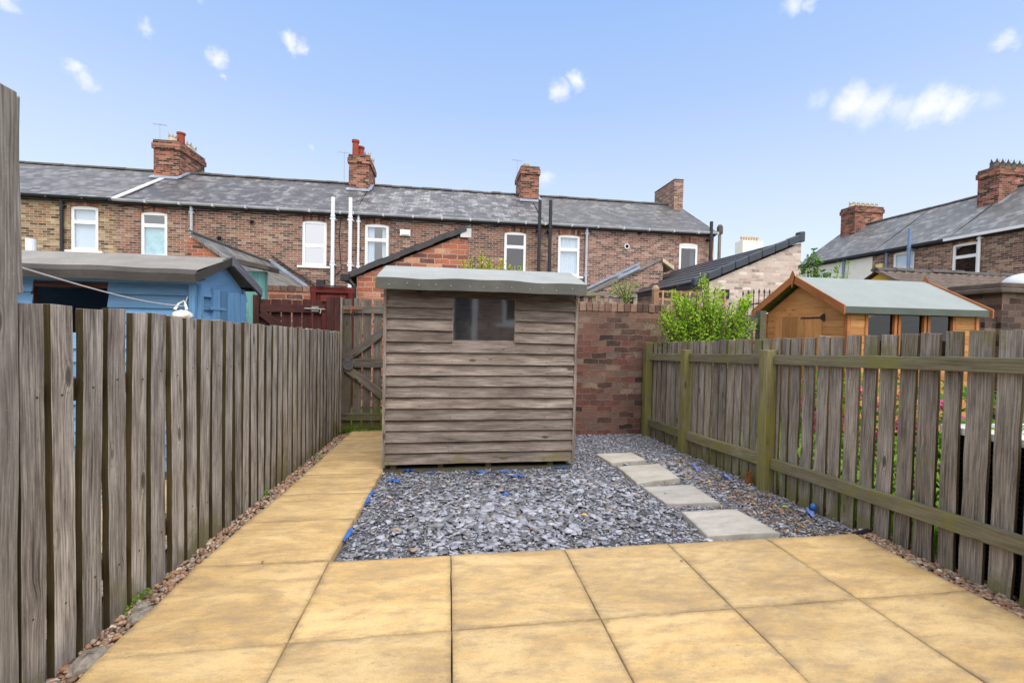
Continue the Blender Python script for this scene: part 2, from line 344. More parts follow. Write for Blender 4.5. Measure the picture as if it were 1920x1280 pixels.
def arr_mesh(name, V, F, R, mat, parent=None, smooth=False):
    """V (n,3) vertices; F list of (k,m) index arrays; R per-face random values"""
    me = bpy.data.meshes.new(name); V = np.asarray(V, np.float32); me.vertices.add(len(V)); me.vertices.foreach_set('co', V.ravel())
    tot = np.concatenate([np.full(len(f), f.shape[1]) for f in F]); idx = np.concatenate([f.ravel() for f in F]).astype(np.int32)
    st = np.concatenate([[0], np.cumsum(tot)[:-1]]).astype(np.int32)
    me.loops.add(len(idx)); me.loops.foreach_set('vertex_index', idx); me.polygons.add(len(tot)); me.polygons.foreach_set('loop_start', st)
    try: me.polygons.foreach_set('loop_total', tot.astype(np.int32))
    except Exception: pass
    me.update(calc_edges=True)
    at = me.attributes.new('rnd', 'FLOAT', 'FACE'); at.data.foreach_set('value', np.asarray(R, np.float32))
    if smooth: me.polygons.foreach_set('use_smooth', [True]*len(me.polygons))
    me.materials.append(mat); me.validate()
    o = bpy.data.objects.new(name, me); COL.objects.link(o)
    if parent is not None: o.parent = parent; o.matrix_parent_inverse = Matrix.Translation(-Vector(parent.location))
    return o
def tag(o, label, cat, group=None):
    o['label'] = label; o['category'] = cat
    if group: o['group'] = group
    return o
def thing(name, label, cat, loc=(0, 0, 0), group=None):
    o = bpy.data.objects.new(name, None); COL.objects.link(o); o.location = loc; o.empty_display_size = .2
    return tag(o, label, cat, group)
def struct(o, kind='structure'): o['kind'] = kind; return o

# ---------------------------------------------------------------- materials
W_FENCE = wood('weathered fence wood', c(86, 79, 74), c(144, 137, 131), c(194, 189, 183), c(112, 108, 72), .12, (-.15, .3, .25), contrast=1.5)
W_EDGE = wood('damp dark sawn edge', c(44, 36, 22), c(66, 56, 35), c(88, 76, 50), knots=False)  # darker wood for the side faces of the left pickets
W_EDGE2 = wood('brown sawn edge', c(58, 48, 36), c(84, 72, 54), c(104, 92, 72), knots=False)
W_TALL = wood('tall post wood', c(90, 86, 82), c(148, 143, 138), c(196, 191, 186), contrast=1.1)
W_GREEN = wood('algae covered rail wood', c(82, 76, 58), c(120, 114, 92), c(148, 143, 120), c(120, 118, 64), .18, (-.1, 1.3, .1), contrast=1.0)
W_POST = wood('olive mossy post wood', c(80, 74, 50), c(118, 112, 78), c(146, 140, 104), c(126, 122, 62), .24, (-.1, 1.3, .1))
W_PICK = wood('grey picket wood', c(84, 77, 71), c(134, 126, 117), c(174, 166, 157), c(112, 112, 64), .12, (-.15, .3, .3), contrast=1.4, top_z=(.98, 1.1, .14))
W_SHED = wood('weathered shed boards', c(74, 63, 58), c(122, 111, 104), c(166, 156, 149), c(112, 104, 66), .08, (-.05, .2, .2), contrast=1.25, grain=70)
W_GATE = wood('grey gate wood', c(58, 52, 48), c(96, 90, 84), c(134, 128, 120), c(86, 88, 46), .2, (-.1, .6, .2))
W_BROWN = wood('dark brown stained wood', c(44, 24, 24), c(72, 44, 42), c(98, 66, 62), knots=False)
W_RED = wood('red brown painted wood', c(66, 24, 26), c(92, 38, 38), c(118, 60, 56), knots=False)
W_ORANGE = wood('honey stained shed boards', c(150, 98, 58), c(184, 130, 82), c(206, 154, 104), rough=.65, grain=40)
W_ORANGE2 = wood('dark honey bargeboard wood', c(134, 76, 42), c(168, 106, 64), c(194, 130, 86), rough=.6, grain=40)
W_BLUE = wood('blue painted boards', c(80, 122, 162), c(102, 146, 188), c(124, 166, 204), rough=.6, knots=False, contrast=.75)
W_TAN = wood('tan trellis wood', c(122, 92, 70), c(164, 132, 106), c(194, 166, 140))
W_SOFT = wood('shadow bearer timber', c(90, 84, 66), c(120, 112, 92), c(148, 140, 118), c(100, 104, 60), .3)  # greenish brown timber of bearers, bargeboards and roof boards
ROW_STOPS = [(.0, c(72, 60, 58)), (.22, c(102, 80, 73)), (.42, c(122, 90, 80)), (.58, c(140, 98, 84)), (.74, c(150, 106, 89)), (.88, c(134, 112, 100)), (1, c(170, 146, 128))]
BR_A = brick('buff and red weathered brick', [(0, c(74, 62, 56)), (.2, c(112, 90, 76)), (.4, c(140, 118, 94)), (.55, c(162, 140, 112)), (.72, c(152, 106, 84)), (.86, c(148, 130, 106)), (1, c(186, 168, 138))], c(196, 182, 156), soot=.18, white=.3, mw=.014)
BR_B = brick('red brown weathered brick', ROW_STOPS, c(190, 176, 160), soot=.2, white=.3, mw=.014)
BR_C = brick('dark red weathered brick', [(p, tuple(np.array(k)*[.92, .9, .92, 1])) for p, k in ROW_STOPS], c(188, 176, 162), soot=.3, white=.35, mw=.014)
BR_D = brick('mauve red brick', [(0, c(82, 68, 66)), (.25, c(114, 88, 82)), (.5, c(134, 100, 90)), (.75, c(150, 114, 102)), (1, c(170, 142, 128))], c(190, 176, 164), soot=.15, white=.25, mw=.014)
BR_R = brick('brown terrace brick', [(0, c(78, 64, 60)), (.3, c(108, 84, 76)), (.5, c(128, 98, 86)), (.75, c(146, 112, 96)), (1, c(168, 144, 126))], c(190, 174, 158), soot=.2, white=.2, mw=.014)
BR_CH = brick('chimney brick', [(0, c(50, 38, 36)), (.25, c(96, 62, 54)), (.5, c(134, 80, 66)), (.75, c(164, 100, 80)), (1, c(176, 130, 108))], c(166, 150, 136), soot=.5, white=.1, mw=.014)
BR_EXT = brick('orange outbuilding brick', [(0, c(90, 62, 56)), (.22, c(126, 84, 74)), (.45, c(164, 98, 76)), (.65, c(190, 114, 84)), (.85, c(158, 104, 86)), (1, c(204, 154, 124))], c(186, 160, 144), bw=.25, bh=.085, mw=.016, soot=.22, white=.55, warp=.018)
BR_WALL = brick('old garden wall brick', [(0, c(64, 50, 48)), (.22, c(98, 72, 66)), (.45, c(118, 74, 68)), (.6, c(126, 92, 82)), (.8, c(112, 92, 84)), (1, c(146, 122, 110))], c(124, 110, 98), bw=.205, bh=.078, mw=.014, soot=.35, white=.3, warp=.03, bump=1.0, stain=(.95, 1.6, c(134, 108, 94)))
BR_COPE = brick('coping brick on edge', [(0, c(84, 68, 62)), (.4, c(128, 100, 88)), (.7, c(142, 116, 100)), (1, c(164, 140, 122))], c(120, 106, 94), bw=.095, bh=.4, mw=.012, soot=.35, white=.2, warp=.014, bump=1.0)
BR_PALE = brick('pale modern brick', [(0, c(150, 130, 124)), (.3, c(186, 168, 160)), (.6, c(206, 190, 182)), (.8, c(190, 164, 154)), (1, c(226, 214, 204))], c(208, 200, 192), soot=.05, white=0, bw=.225, bh=.075, mw=.01, warp=.004)
BR_PIER = brick('dark brown pier brick', [(0, c(58, 46, 44)), (.4, c(96, 76, 70)), (.7, c(122, 98, 90)), (1, c(140, 118, 106))], c(112, 100, 92), bw=.25, bh=.1, mw=.012, soot=.4, white=.1, warp=.02)
BR_ARCH = brick('soldier course brick', [(0, c(76, 52, 46)), (.3, c(118, 78, 66)), (.6, c(150, 98, 78)), (1, c(176, 132, 108))], c(140, 124, 110), bw=.08, bh=.5, mw=.011, soot=.25, white=.1)
SLATE_A = slates('slate roof grey', [(0, c(56, 56, 59)), (.5, c(88, 87, 90)), (1, c(118, 117, 119))], .5, cover=.54, wcol=(.30, .295, .30, 1))
SLATE_B = slates('slate roof dark', [(0, c(42, 42, 46)), (.5, c(72, 71, 76)), (1, c(106, 105, 108))], .6, cover=.57, wcol=(.33, .325, .33, 1))
SLATE_C = slates('slate roof mottled', [(0, c(46, 46, 51)), (.5, c(80, 79, 85)), (1, c(122, 121, 126))], .65, cover=.53, wcol=(.36, .35, .36, 1))
SLATE_D = slates('slate roof smooth', [(0, c(56, 55, 57)), (.5, c(84, 83, 85)), (1, c(112, 110, 112))], .5, cover=.60, wcol=(.30, .29, .295, 1), streak=(.6, .3))
SLATE_R = slates('slate roof pale', [(0, c(68, 69, 71)), (.5, c(94, 95, 97)), (1, c(120, 121, 122))], .5, cover=.6)
SLATE_S = slates('small slate roof', [(0, c(64, 62, 60)), (.5, c(100, 98, 94)), (1, c(136, 132, 126))], .4, sw=.3, sh=.2, cover=.6)
RIDGE = plain('ridge tile clay', c(88, 84, 82), .85, .2, .35, 4, .4)
WHITE = plain('white upvc', c(232, 234, 236), .4, .4, .05, 3)
WHITEP = plain('white plastic pipe', c(222, 226, 232), .4, .4, .12, 2)
GREYP = plain('grey plastic gutter', c(176, 180, 188), .45, .4, .25, 3)
BLACKP = plain('black painted iron', c(34, 36, 42), .5, .4, .2, 6)
BLUEP = plain('blue grey pipe', c(110, 134, 168), .5, .4, .2, 6)
LEAD = plain('lead flashing', c(140, 150, 168), .45, .5, .35, 3, .2)
MORTAR = plain('pale mortar fillet', c(196, 196, 198), .9, .2, .2, 4, .3)
POT_T = plain('buff clay pot', c(196, 178, 152), .85, .2, .25, 6)
POT_R = plain('red clay pot', c(150, 72, 56), .8, .2, .25, 6)
POT_D = plain('dark sooted pot', c(92, 88, 80), .85, .2, .4, 7)
CAP = plain('sooted stone cap', c(96, 86, 80), .9, .2, .4, 5, .4)
STEEL = plain('aerial metal', c(150, 150, 155), .4, .5, .1, 9, metal=.6)
GLASS = glass('window glass'); GLASS_SKY = glass('window glass reflecting', (.5, .6, .7, 1), .42); GLASS_SHED = glass('shed window glass', (.2, .2, .22, 1), .2, .08, .05)
GLASS_O = glass('dim shed pane', (.3, .3, .33, 1), .0)
GLASS_DARK = glass('dark window glass', (.28, .3, .34, 1), .06)
BLIND = plain('white blind fabric', c(222, 228, 236), .8, .2, .06, 3)
CLOTH = plain('pale teal cloth', c(166, 206, 212), .85, .2, .14, 4)
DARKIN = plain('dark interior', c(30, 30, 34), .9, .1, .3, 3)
RENDERW = plain('white render', c(228, 226, 218), .9, .2, .06, 2, .2)
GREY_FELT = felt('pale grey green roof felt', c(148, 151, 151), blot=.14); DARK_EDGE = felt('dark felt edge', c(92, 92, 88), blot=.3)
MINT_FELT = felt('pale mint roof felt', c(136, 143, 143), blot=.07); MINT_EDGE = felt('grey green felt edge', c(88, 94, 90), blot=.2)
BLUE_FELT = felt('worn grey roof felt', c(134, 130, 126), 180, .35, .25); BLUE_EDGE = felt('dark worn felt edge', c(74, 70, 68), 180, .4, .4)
PAVE = paving('yellow concrete paving', c(191, 158, 106), c(142, 127, 108), c(208, 180, 132))
STONE = paving('pale grey concrete slab', c(172, 167, 160), c(150, 146, 139), c(184, 179, 172))

# ---------------------------------------------------------------- ground, lawn, patio, path
def sheet(name, x0, x1, y0, y1, zf, mat, ny=12, nx=12):
    X, Y = np.meshgrid(np.linspace(x0, x1, nx+1), np.linspace(y0, y1, ny+1)); V = np.stack([X, Y, np.vectorize(zf)(X, Y)], -1).reshape(-1, 3)
    i = np.arange(ny)[:, None]*(nx+1)+np.arange(nx)[None]; F = np.stack([i, i+1, i+nx+2, i+nx+1], -1).reshape(-1, 4)
    return arr_mesh(name, V, [F], np.full(len(F), .5), mat)
gm = M('earth and grass', .95, .1); gm.col(gm.mix(gm.rng(gm.noise(gm.pos, .6, 5), .4, .6), c(92, 96, 58), c(104, 92, 74))); gm.bump(gm.noise(gm.pos, 30, 4), .6, .02)
struct(sheet('ground', -400, 400, -400, 400, lambda x, y: -.32, gm.m, 4, 4))
lm = M('lawn green', .9, .15); lm.col(lm.ramp(lm.noise(lm.pos, 14, 5, .7), [(.3, c(72, 104, 30)), (.7, c(118, 150, 50))])); lm.bump(lm.noise(lm.pos, 120, 3), .8, .02)
struct(sheet('lane', -9, 12, 5.95, 7.6, lambda x, y: -.15, lm.m, 2, 8))
struct(sheet('lawn', 2.76, 9, -1, 5.9, lambda x, y: zg(y)-.03, lm.m, 12, 4))
em = M('damp dark earth', .95, .1); em.col(em.ramp(em.noise(em.pos, 25, 6, .7), [(.3, c(44, 40, 38)), (.7, c(92, 84, 76))])); em.bump(em.noise(em.pos, 60, 4), .8, .02)
struct(sheet('soil', -1.55, 2.78, -1.5, 5.98, lambda x, y: zg(y)-.075, em.m, 24, 4))
sm_ = plain('slate dust', c(92, 93, 100), .9, .2, .4, 30, .5)
struct(sheet('slate_bed', -.59, 2.62, 2.34, 5.54, lambda x, y: zg(y)-.043, sm_, 12, 4))
nm = M('neighbour gravel', .9, .2); nv = nm.n('ShaderNodeTexVoronoi', {'Vector': nm.pos, 'Scale': 45.0}); nm.col(nm.ramp(nv.outputs['Color'], [(.1, c(110, 100, 92)), (.5, c(164, 150, 136)), (.9, c(196, 186, 172))])); nm.bump(nv.outputs['Distance'], .8, .02)
struct(sheet('gravel_strip', -7, -1.55, -1.5, 5.6, lambda x, y: zg(y)-.05, nm.m, 12, 4))
def slab_mesh(name, quads, mat, thick=.045, gap=.003):
    """concrete slabs with a riven top and grimy margins"""
    V = []; F = []; R = []; E = []; N = 10
    for q in quads:
        a, b, c_, d = [np.array(p, float) for p in q]; r = random.random(); dz = random.uniform(-.002, .002)
        cen = (a+b+c_+d)/4; qs = [p+(cen-p)/np.linalg.norm((cen-p)[:2])*gap*1.4*.5*1.4 for p in (a, b, c_, d)]; a, b, c_, d = qs
        t = np.concatenate([[0, .006], np.linspace(.06, .94, N-3), [.994, 1]]); n = len(t); base = len(V)
        ph = rng.random(4)*6
        for v in t:
            for u in t:
                p = (a*(1-u)+b*u)*(1-v)+(d*(1-u)+c_*u)*v; e = min(u, 1-u, v, 1-v)
                z = p[2]+dz+.0018*math.sin(u*7+ph[0])*math.sin(v*6+ph[1])-(.003 if e == 0 else 0)
                jx = rng.normal(0, .0012, 2) if e == 0 else (0, 0)
                V.append((p[0]+jx[0], p[1]+jx[1], z)); E.append(1-min(1, e/.13))
        for j in range(n-1):
            for i in range(n-1): k = base+j*n+i; F.append((k, k+1, k+n+1, k+n)); R.append(r)
        rim = [base+i for i in range(n)]+[base+j*n+n-1 for j in range(1, n)]+[base+(n-1)*n+i for i in range(n-2, -1, -1)]+[base+j*n for j in range(n-2, 0, -1)]
        b2 = len(V)
        for k in rim: V.append((V[k][0], V[k][1], V[k][2]-thick)); E.append(1)
        for i in range(len(rim)): i2 = (i+1) % len(rim); F.append((rim[i], b2+i, b2+i2, rim[i2])); R.append(r)
    o = arr_mesh(name, V, [np.array(F)], R, mat, smooth=False)
    at = o.data.attributes.new('edge', 'FLOAT', 'POINT'); at.data.foreach_set('value', np.array(E, np.float32)); return o
XS = [-1.21, -.588, .031, .652, 1.262, 1.885, 2.487]; YS = [-.66, -.06, .54, 1.14, 1.742, 2.335]
quads = []
for j in range(len(YS)-1):
    for i in range(len(XS)-1):
        q = []
        for ii, jj in ((i, j), (i+1, j), (i+1, j+1), (i, j+1)):
            x, y = XS[ii], YS[jj]
            if ii == 0 and jj == 5: y = 2.36
            if ii == 0: x = -1.225+.04*(y < 1.7)
            q.append((x, y, 0.0))
        if i == 0: q[0] = (q[0][0], q[0][1]-.02, 0)
        quads.append(q)
struct(slab_mesh('patio', quads, PAVE))
js = [2.35, 2.90, 3.40, 3.90, 4.04, 4.66, 5.28, 5.88]
def pl(y): return (-1.225 if y < 3 else -1.2)
def pr(y): return -.586+.02*(y-2.35)
struct(slab_mesh('path', [[(pl(a), a, zg(a)), (pr(a), a, zg(a)), (pr(b), b, zg(b)), (pl(b), b, zg(b))] for a, b in zip(js, js[1:])], PAVE, .07))
struct(slab_mesh('neighbour_path', [[(-2.3, a, zg(a)-.01), (-1.75, a, zg(a)-.01), (-1.75, a+.6, zg(a+.6)-.01), (-2.3, a+.6, zg(a+.6)-.01)] for a in np.arange(.3, 3.6, .6)], PAVE))

# ---------------------------------------------------------------- slate chippings and pebbles
def chips(name, n, sampler, zoff, smin, smax, mat, tilt=.25, pw=2.2, kind='stuff'):
    P = sampler(n); n = len(P); K = 5
    s = smin+(smax-smin)*rng.random(n)**pw
    if P.shape[1] > 2: s = s*P[:, 2]
    ang = (np.arange(K)[None]+rng.uniform(-.38, .38, (n, K)))*2*np.pi/K; rad = s[:, None]*rng.uniform(.45, 1.15, (n, K))
    asp = rng.uniform(.35, .75, n)[:, None]; th = np.clip(s*rng.uniform(.08, .2, n), .002, .009)
    L = np.stack([rad*np.cos(ang), rad*np.sin(ang)*asp, np.zeros((n, K))], -1)
    top = L*np.array([.93, .93, 1])+np.array([0, 0, 1])*(th[:, None, None]*.5); bot = L-np.array([0, 0, 1])*(th[:, None, None]*.5)
    A = np.concatenate([top, bot], 1)
    def rot(a, ax):
        cs, sn = np.cos(a), np.sin(a); R = np.zeros((n, 3, 3)); i, j = [(1, 2), (2, 0), (0, 1)][ax]
        R[:, ax, ax] = 1; R[:, i, i] = cs; R[:, j, j] = cs; R[:, i, j] = -sn; R[:, j, i] = sn; return R
    Rm = rot(rng.uniform(0, 6.28, n), 2) @ rot(rng.normal(0, tilt, n), 0) @ rot(rng.normal(0, tilt, n), 1) @ rot(rng.uniform(0, 6.28, n), 2)
    A = np.einsum('nij,nkj->nki', Rm, A)
    z = np.array([zg(y) for y in P[:, 1]])+zoff+rng.uniform(-.008, .010, n)
    A += np.stack([P[:, 0], P[:, 1], z], -1)[:, None]
    b = np.arange(n)[:, None]*2*K; r = rng.random(n)
    Ft = b+np.arange(K)[None]; k = np.arange(K); k2 = (k+1) % K
    Fs = (b[:, :, None]+np.stack([k, k+K, k2+K, k2], -1)[None]).reshape(-1, 4)
    o = arr_mesh(name, A.reshape(-1, 3), [Ft, Fs], np.concatenate([r, np.repeat(r, K)]), mat); return struct(o, kind)
SLABS = [((1.555, 2.405), (2.035, 2.405), (2.02, 2.80), (1.605, 2.80)), ((1.575, 2.945), (1.985, 2.93), (2.01, 3.347), (1.57, 3.347)), ((1.555, 3.39), (1.995, 3.51), (2.035, 3.98), (1.585, 3.90)), ((1.58, 4.04), (1.98, 4.13), (1.965, 4.45), (1.55, 4.42))]
def in_slab(x, y):
    m = np.zeros(len(x), bool)
    for q in SLABS:
        xs = [p[0] for p in q]; ys = [p[1] for p in q]; m |= (x > min(xs)+.035) & (x < max(xs)-.035) & (y > min(ys)+.035) & (y < max(ys)-.035)
    return m
def bed_sampler(big):
    def f(n):
        x = rng.uniform(-.57, 2.6, n); y = rng.uniform(2.33, 5.56, n)
        ok = ~((x < 1.2) & (y > 4.02)) & ~in_slab(x, y)
        x, y = x[ok], y[ok]
        d = np.exp(-((x-.45)/.8)**2-((y-2.9)/.55)**2)+.65*np.exp(-((x-2.2)/.2)**2-((y-3.9)/.5)**2)+.6*np.exp(-((x-1.3)/.4)**2-((y-3.6)/.35)**2)
        if big: k = rng.random(len(x)) < .12+d; x, y, d = x[k], y[k], d[k]
        return np.stack([x, y, (.62+.5*np.clip(d, 0, 1)) if big else np.full(len(x), 1.)], -1)
    return f
cm_ = M('slate chippings', .68, .3)
nn = cm_.noise(cm_.pos, 1.6, 4)
cl_ = cm_.ramp(cm_.rnd, [(0, c(88, 88, 94)), (.3, c(122, 123, 132)), (.55, c(144, 146, 158)), (.8, c(164, 166, 180)), (.94, c(178, 180, 192)), (.97, c(140, 130, 118)), (1, c(160, 144, 122))])
cl_ = cm_.mix(cm_.rng(cm_.noise(cm_.pos, 40, 3), .4, .8, 0, .3), cl_, c(80, 74, 68)); cm_.col(cl_); cm_.bump(cm_.noise(cm_.pos, 90, 3), .3, .003)
chips('slate_grit', 30000, bed_sampler(False), -.034, .005, .022, cm_.m, .16, 1.3)
chips('slate_chippings', 21000, bed_sampler(True), -.022, .013, .054, cm_.m, .09, 1.8)
def pebbles(name, n, sampler, zoff, mat, smin=.006, smax=.019):
    P = sampler(n); n = len(P); nu, nv = 7, 4; s = smin+(smax-smin)*rng.random(n)**1.5
    th = np.linspace(0, np.pi, nv+2)[1:-1]; ph = np.arange(nu)*2*np.pi/nu
    U = np.array([[0, 0, 1]]+[[np.sin(t)*np.cos(p), np.sin(t)*np.sin(p), np.cos(t)] for t in th for p in ph]+[[0, 0, -1]]); m = len(U)
    A = U[None]*(1+rng.normal(0, .08, (n, m, 1)))*np.stack([s, s*rng.uniform(.55, .95, n), s*rng.uniform(.35, .7, n)], -1)[:, None]
    a = rng.uniform(0, 6.28, n); t = rng.normal(0, .4, n); ca, sa, ct, st = np.cos(a), np.sin(a), np.cos(t), np.sin(t)
    x, y, z = A[..., 0], A[..., 1], A[..., 2]; y, z = y*ct[:, None]-z*st[:, None], y*st[:, None]+z*ct[:, None]
    x, y = x*ca[:, None]-y*sa[:, None], x*sa[:, None]+y*ca[:, None]
    zb = np.array([zg(q) for q in P[:, 1]])+zoff+rng.uniform(-.012, .014, n)
    A = np.stack([x+P[:, :1], y+P[:, 1:2], z+zb[:, None]], -1); b = np.arange(n)[:, None]
    T1 = np.array([[0, 1+i, 1+(i+1) % nu] for i in range(nu)]); last = m-1; o = 1+(nv-1)*nu; T2 = np.array([[last, o+(i+1) % nu, o+i] for i in range(nu)])
    Q = np.array([[1+j*nu+i, 1+(j+1)*nu+i, 1+(j+1)*nu+(i+1) % nu, 1+j*nu+(i+1) % nu] for j in range(nv-1) for i in range(nu)])
    T = np.concatenate([T1, T2]); r = rng.random(n)
    FT = (b[:, :, None]*m+T[None]).reshape(-1, 3); FQ = (b[:, :, None]*m+Q[None]).reshape(-1, 4)
    return struct(arr_mesh(name, A.reshape(-1, 3), [FT, FQ], np.concatenate([np.repeat(r, len(T)), np.repeat(r, len(Q))]), mat, smooth=True), 'stuff')
pm = M('brown pebbles', .55, .35); pm.col(pm.mix(pm.rng(pm.noise(pm.pos, 120, 3), .4, .8, 0, .35), pm.ramp(pm.rnd, [(0, c(92, 74, 62)), (.2, c(140, 110, 90)), (.4, c(172, 138, 110)), (.55, c(150, 104, 78)), (.7, c(186, 164, 142)), (.85, c(128, 118, 112)), (1, c(204, 190, 172))]), c(96, 80, 68)))
pebbles('pebbles', 5200, lambda n: np.stack([rng.uniform(-1.34, -1.17, n), 1.2+4.6*rng.random(n)**1.35], -1), -.032, pm.m)
pebbles('pebbles', 5200, lambda n: np.stack([rng.uniform(2.46, 2.76, n), rng.uniform(1.1, 2.42, n)], -1), -.032, pm.m)
SL_LAB = ['pale grey square stepping stone nearest the yellow patio', 'pale grey square stepping stone second from the yellow patio, lying flush in slate chippings', 'pale grey stepping stone with a raised thick left edge, second from the brick wall', 'pale grey stepping stone farthest from the patio, nearest the brick wall']
for q, l in zip(SLABS, SL_LAB):
    z = -.004 if 'raised' not in l else .003
    tag(slab_mesh('stepping_stone', [[(x, y, zg(y)+z) for x, y in q]], STONE, .05, .0), l, 'stepping stone', 'stepping stones in the slate bed')

# ---------------------------------------------------------------- left picket fence
FX = -1.33
lf = thing('picket_fence', 'tall weathered grey brown vertical board fence along the left of the yellow path', 'fence', (FX, 3.6, -.1))
def ltop(y): return 1.26-.0284*(y-1.62)
edges = [Xp(p, 600, FX).y for p in (35, 98, 155, 204, 248, 285, 322, 352, 377, 401, 425)]
while edges[-1] < 5.62: edges.append(edges[-1]+random.uniform(.112, .124))
for i, y in enumerate(edges[:-1]):
    wd = (edges[i+1]-y)*random.uniform(.70, .73); b = MB(); ang = random.uniform(-.004, .004); zb = zg(y)-.05; h = ltop(y)-zb+random.uniform(-.006, .006)
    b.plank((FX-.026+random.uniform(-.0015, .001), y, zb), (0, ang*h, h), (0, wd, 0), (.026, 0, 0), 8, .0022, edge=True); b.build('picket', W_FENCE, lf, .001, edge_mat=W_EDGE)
NAILD = plain('dark rusted nail head', c(58, 44, 38), .7, .4, .3, 60)
nb = MB(lambda x, y, z: (z, x, y)); nb.lathe(0, 0, [(.0042, 0), (.0036, .0012), (0, .0016)], 7); nail0 = nb.build('nail', NAILD)
nail_me = nail0.data; bpy.data.objects.remove(nail0)
pk_list = [o for o in lf.children if o.name.startswith('picket')]
for i, pk in enumerate(pk_list[:16]):
    ym_ = edges[i]+(edges[i+1]-edges[i])*.4
    for zn in (.965, .22):
        no = bpy.data.objects.new('nail', nail_me); COL.objects.link(no); no.parent = pk; no.matrix_parent_inverse = pk.matrix_world.inverted()
        no.matrix_parent_inverse = Matrix.Translation(-Vector(lf.location)) if False else Matrix.Identity(4)
        no.location = Vector((FX+.0015, ym_+random.uniform(-.015, .015), zn+random.uniform(-.02, .02)))
for z in (.18, .92):
    b = MB(); b.plank((FX-.075, 1.3, z), (0, 4.4, -.09), (0, 0, .085), (.042, 0, 0), 8, .002); b.build('rail', W_GREEN, lf)
for y in (3.15, 4.6, 5.62):
    b = MB(); b.box((FX-.15, y, -.2), (FX-.072, y+.09, ltop(y)-.1)); b.build('post', W_GREEN, lf)
tp = thing('timber_post', 'tall weathered grey timber post with worn edges, rising above fence at left edge', 'post', (FX, 1.45, 0))
b = MB(); b.plank((FX-.1, 1.34, -.08), (0, 0, 1.975), (0, .232, 0), (.104, 0, 0), 10, .003, skew=.012); b.build('post_board', W_TALL, tp, .004)
b = MB(); b.plank((FX-.12, 1.574, 1.285), (0, 0, .605), (0, .02, 0), (.122, 0, 0), 6, .003, skew=.01); b.build('cover_batten', W_TALL, tp, .003)

# ---------------------------------------------------------------- right picket fence
RX = 2.548
rf = thing('picket_fence', 'mossy green grey picket fence with heavy posts and rails along the right side', 'fence', (RX, 3.5, -.08))
def rtop(y): return 1.078+.0468*(5.35-y)
y = 5.62
RE = [5.48]
while RE[-1] > 3.12: RE.append(RE[-1]-random.uniform(.112, .122))
RE = RE[:-1]+[Xp(p, 700, 2.64).y for p in (1483, 1506, 1532, 1558, 1586, 1618, 1649, 1687, 1724, 1771, 1813, 1870)]
while RE[-1] > .9: RE.append(RE[-1]-random.uniform(.113, .124))
for i in range(len(RE)-1):
    y1, y0 = RE[i], RE[i+1]; wd = (y1-y0)*random.uniform(.73, .80); zb = -.02-.052*(y0-1.7)-.02*random.random(); h = rtop(y0)-zb+random.uniform(-.006, .006)
    b = MB(); b.plank((2.64, y1-wd, zb), (0, random.uniform(-.006, .006), h), (0, wd, 0), (.018, 0, 0), 8, .003, skew=.006, edge=True); b.build('picket', W_PICK, rf, .001, edge_mat=W_EDGE2)
for nm_, za, sl_, hh in (('rail', .855, .052, .088), ('rail', -.012, .062, .098)):
    for ya, yb in ((5.40, 4.56), (4.45, 3.29), (3.19, 1.56), (1.44, .8)):
        z0 = za+sl_*(5.4-ya); z1 = za+sl_*(5.4-yb)
        b = MB(); b.plank((2.592, ya, z0), (0, yb-ya, z1-z0), (0, 0, hh*(.98 if ya > 3.2 else .86)), (.044, 0, 0), 8, .0025); b.build(nm_, W_GREEN, rf, .003)
for y, zt, wdt in ((5.40, 1.085, .09), (4.46, 1.028, .095), (3.2, 1.085, .095), (1.45, 1.12, .1)):
    b = MB(); b.plank((RX, y, zg(y)-.12), (random.uniform(-.006, .006), random.uniform(-.01, .01), zt-zg(y)+.12), (0, wdt, 0), (.09, 0, 0), 8, .002, skew=.002); b.build('post', W_POST, rf, .004)

# ---------------------------------------------------------------- gates at the end of the path
def pick_row(parent, x0, x1, y, pitch, wd, zb, zt, mat, jit=.008):
    x = x0
    while x < x1-.03:
        w_ = min(wd, x1-x); b = MB(); b.plank((x, y, zb+random.uniform(-.008, .008)), (random.uniform(-.004, .004), 0, zt-zb+random.uniform(-jit, jit)), (w_, 0, 0), (0, .018, 0), 6, .002); b.build('picket', mat, parent, .002); x += pitch
def brace(parent, p, q, wd, y, mat, name='brace'):
    p, q = Vector((p[0], y, p[1])), Vector((q[0], y, q[1])); d = (q-p).normalized(); n = Vector((-d.z, 0, d.x)) if d.x > 0 else Vector((d.z, 0, -d.x))
    b = MB(); b.plank(p-n*wd/2, q-p, n*wd, (0, .03, 0), 5, .002); b.build(name, mat, parent, .002)
gt = thing('garden_gate', 'grey picket gate with two diagonal braces between left fence and grey shed', 'gate', (-1.0, 5.68, -.1))
pick_row(gt, -1.295, -.36, 5.69, .1205, .098, -.06, 1.555, W_GATE)
for z0, z1 in ((1.375, 1.465), (.705, .812), (.045, .132)):
    b = MB(); b.plank((-1.3, 5.655, z0), (.95, 0, 0), (0, 0, z1-z0), (0, .033, 0), 6, .002); b.build('rail', W_GATE, gt, .002)
brace(gt, (-1.27, .80), (-.40, 1.47), .095, 5.652, W_GATE); brace(gt, (-1.25, .70), (-.40, -.06+.09), .095, 5.652, W_GATE)
b = MB(); b.lathe(-1.205, 5.64, [(0, 0)], 8)
b = MB(lambda x, y, z: (-1.22+x, 5.648-z, .735+y)); b.lathe(0, 0, [(.062, -.002), (.062, .012), (.048, .012), (.048, .004), (.0, .004)], 20); b.build('ring_latch', plain('galvanised ring', c(120, 124, 130), .4, .5, .2, 20, metal=.7), gt, smooth=False)
RUST = plain('rusty iron', c(128, 84, 62), .8, .3, .5, 40)
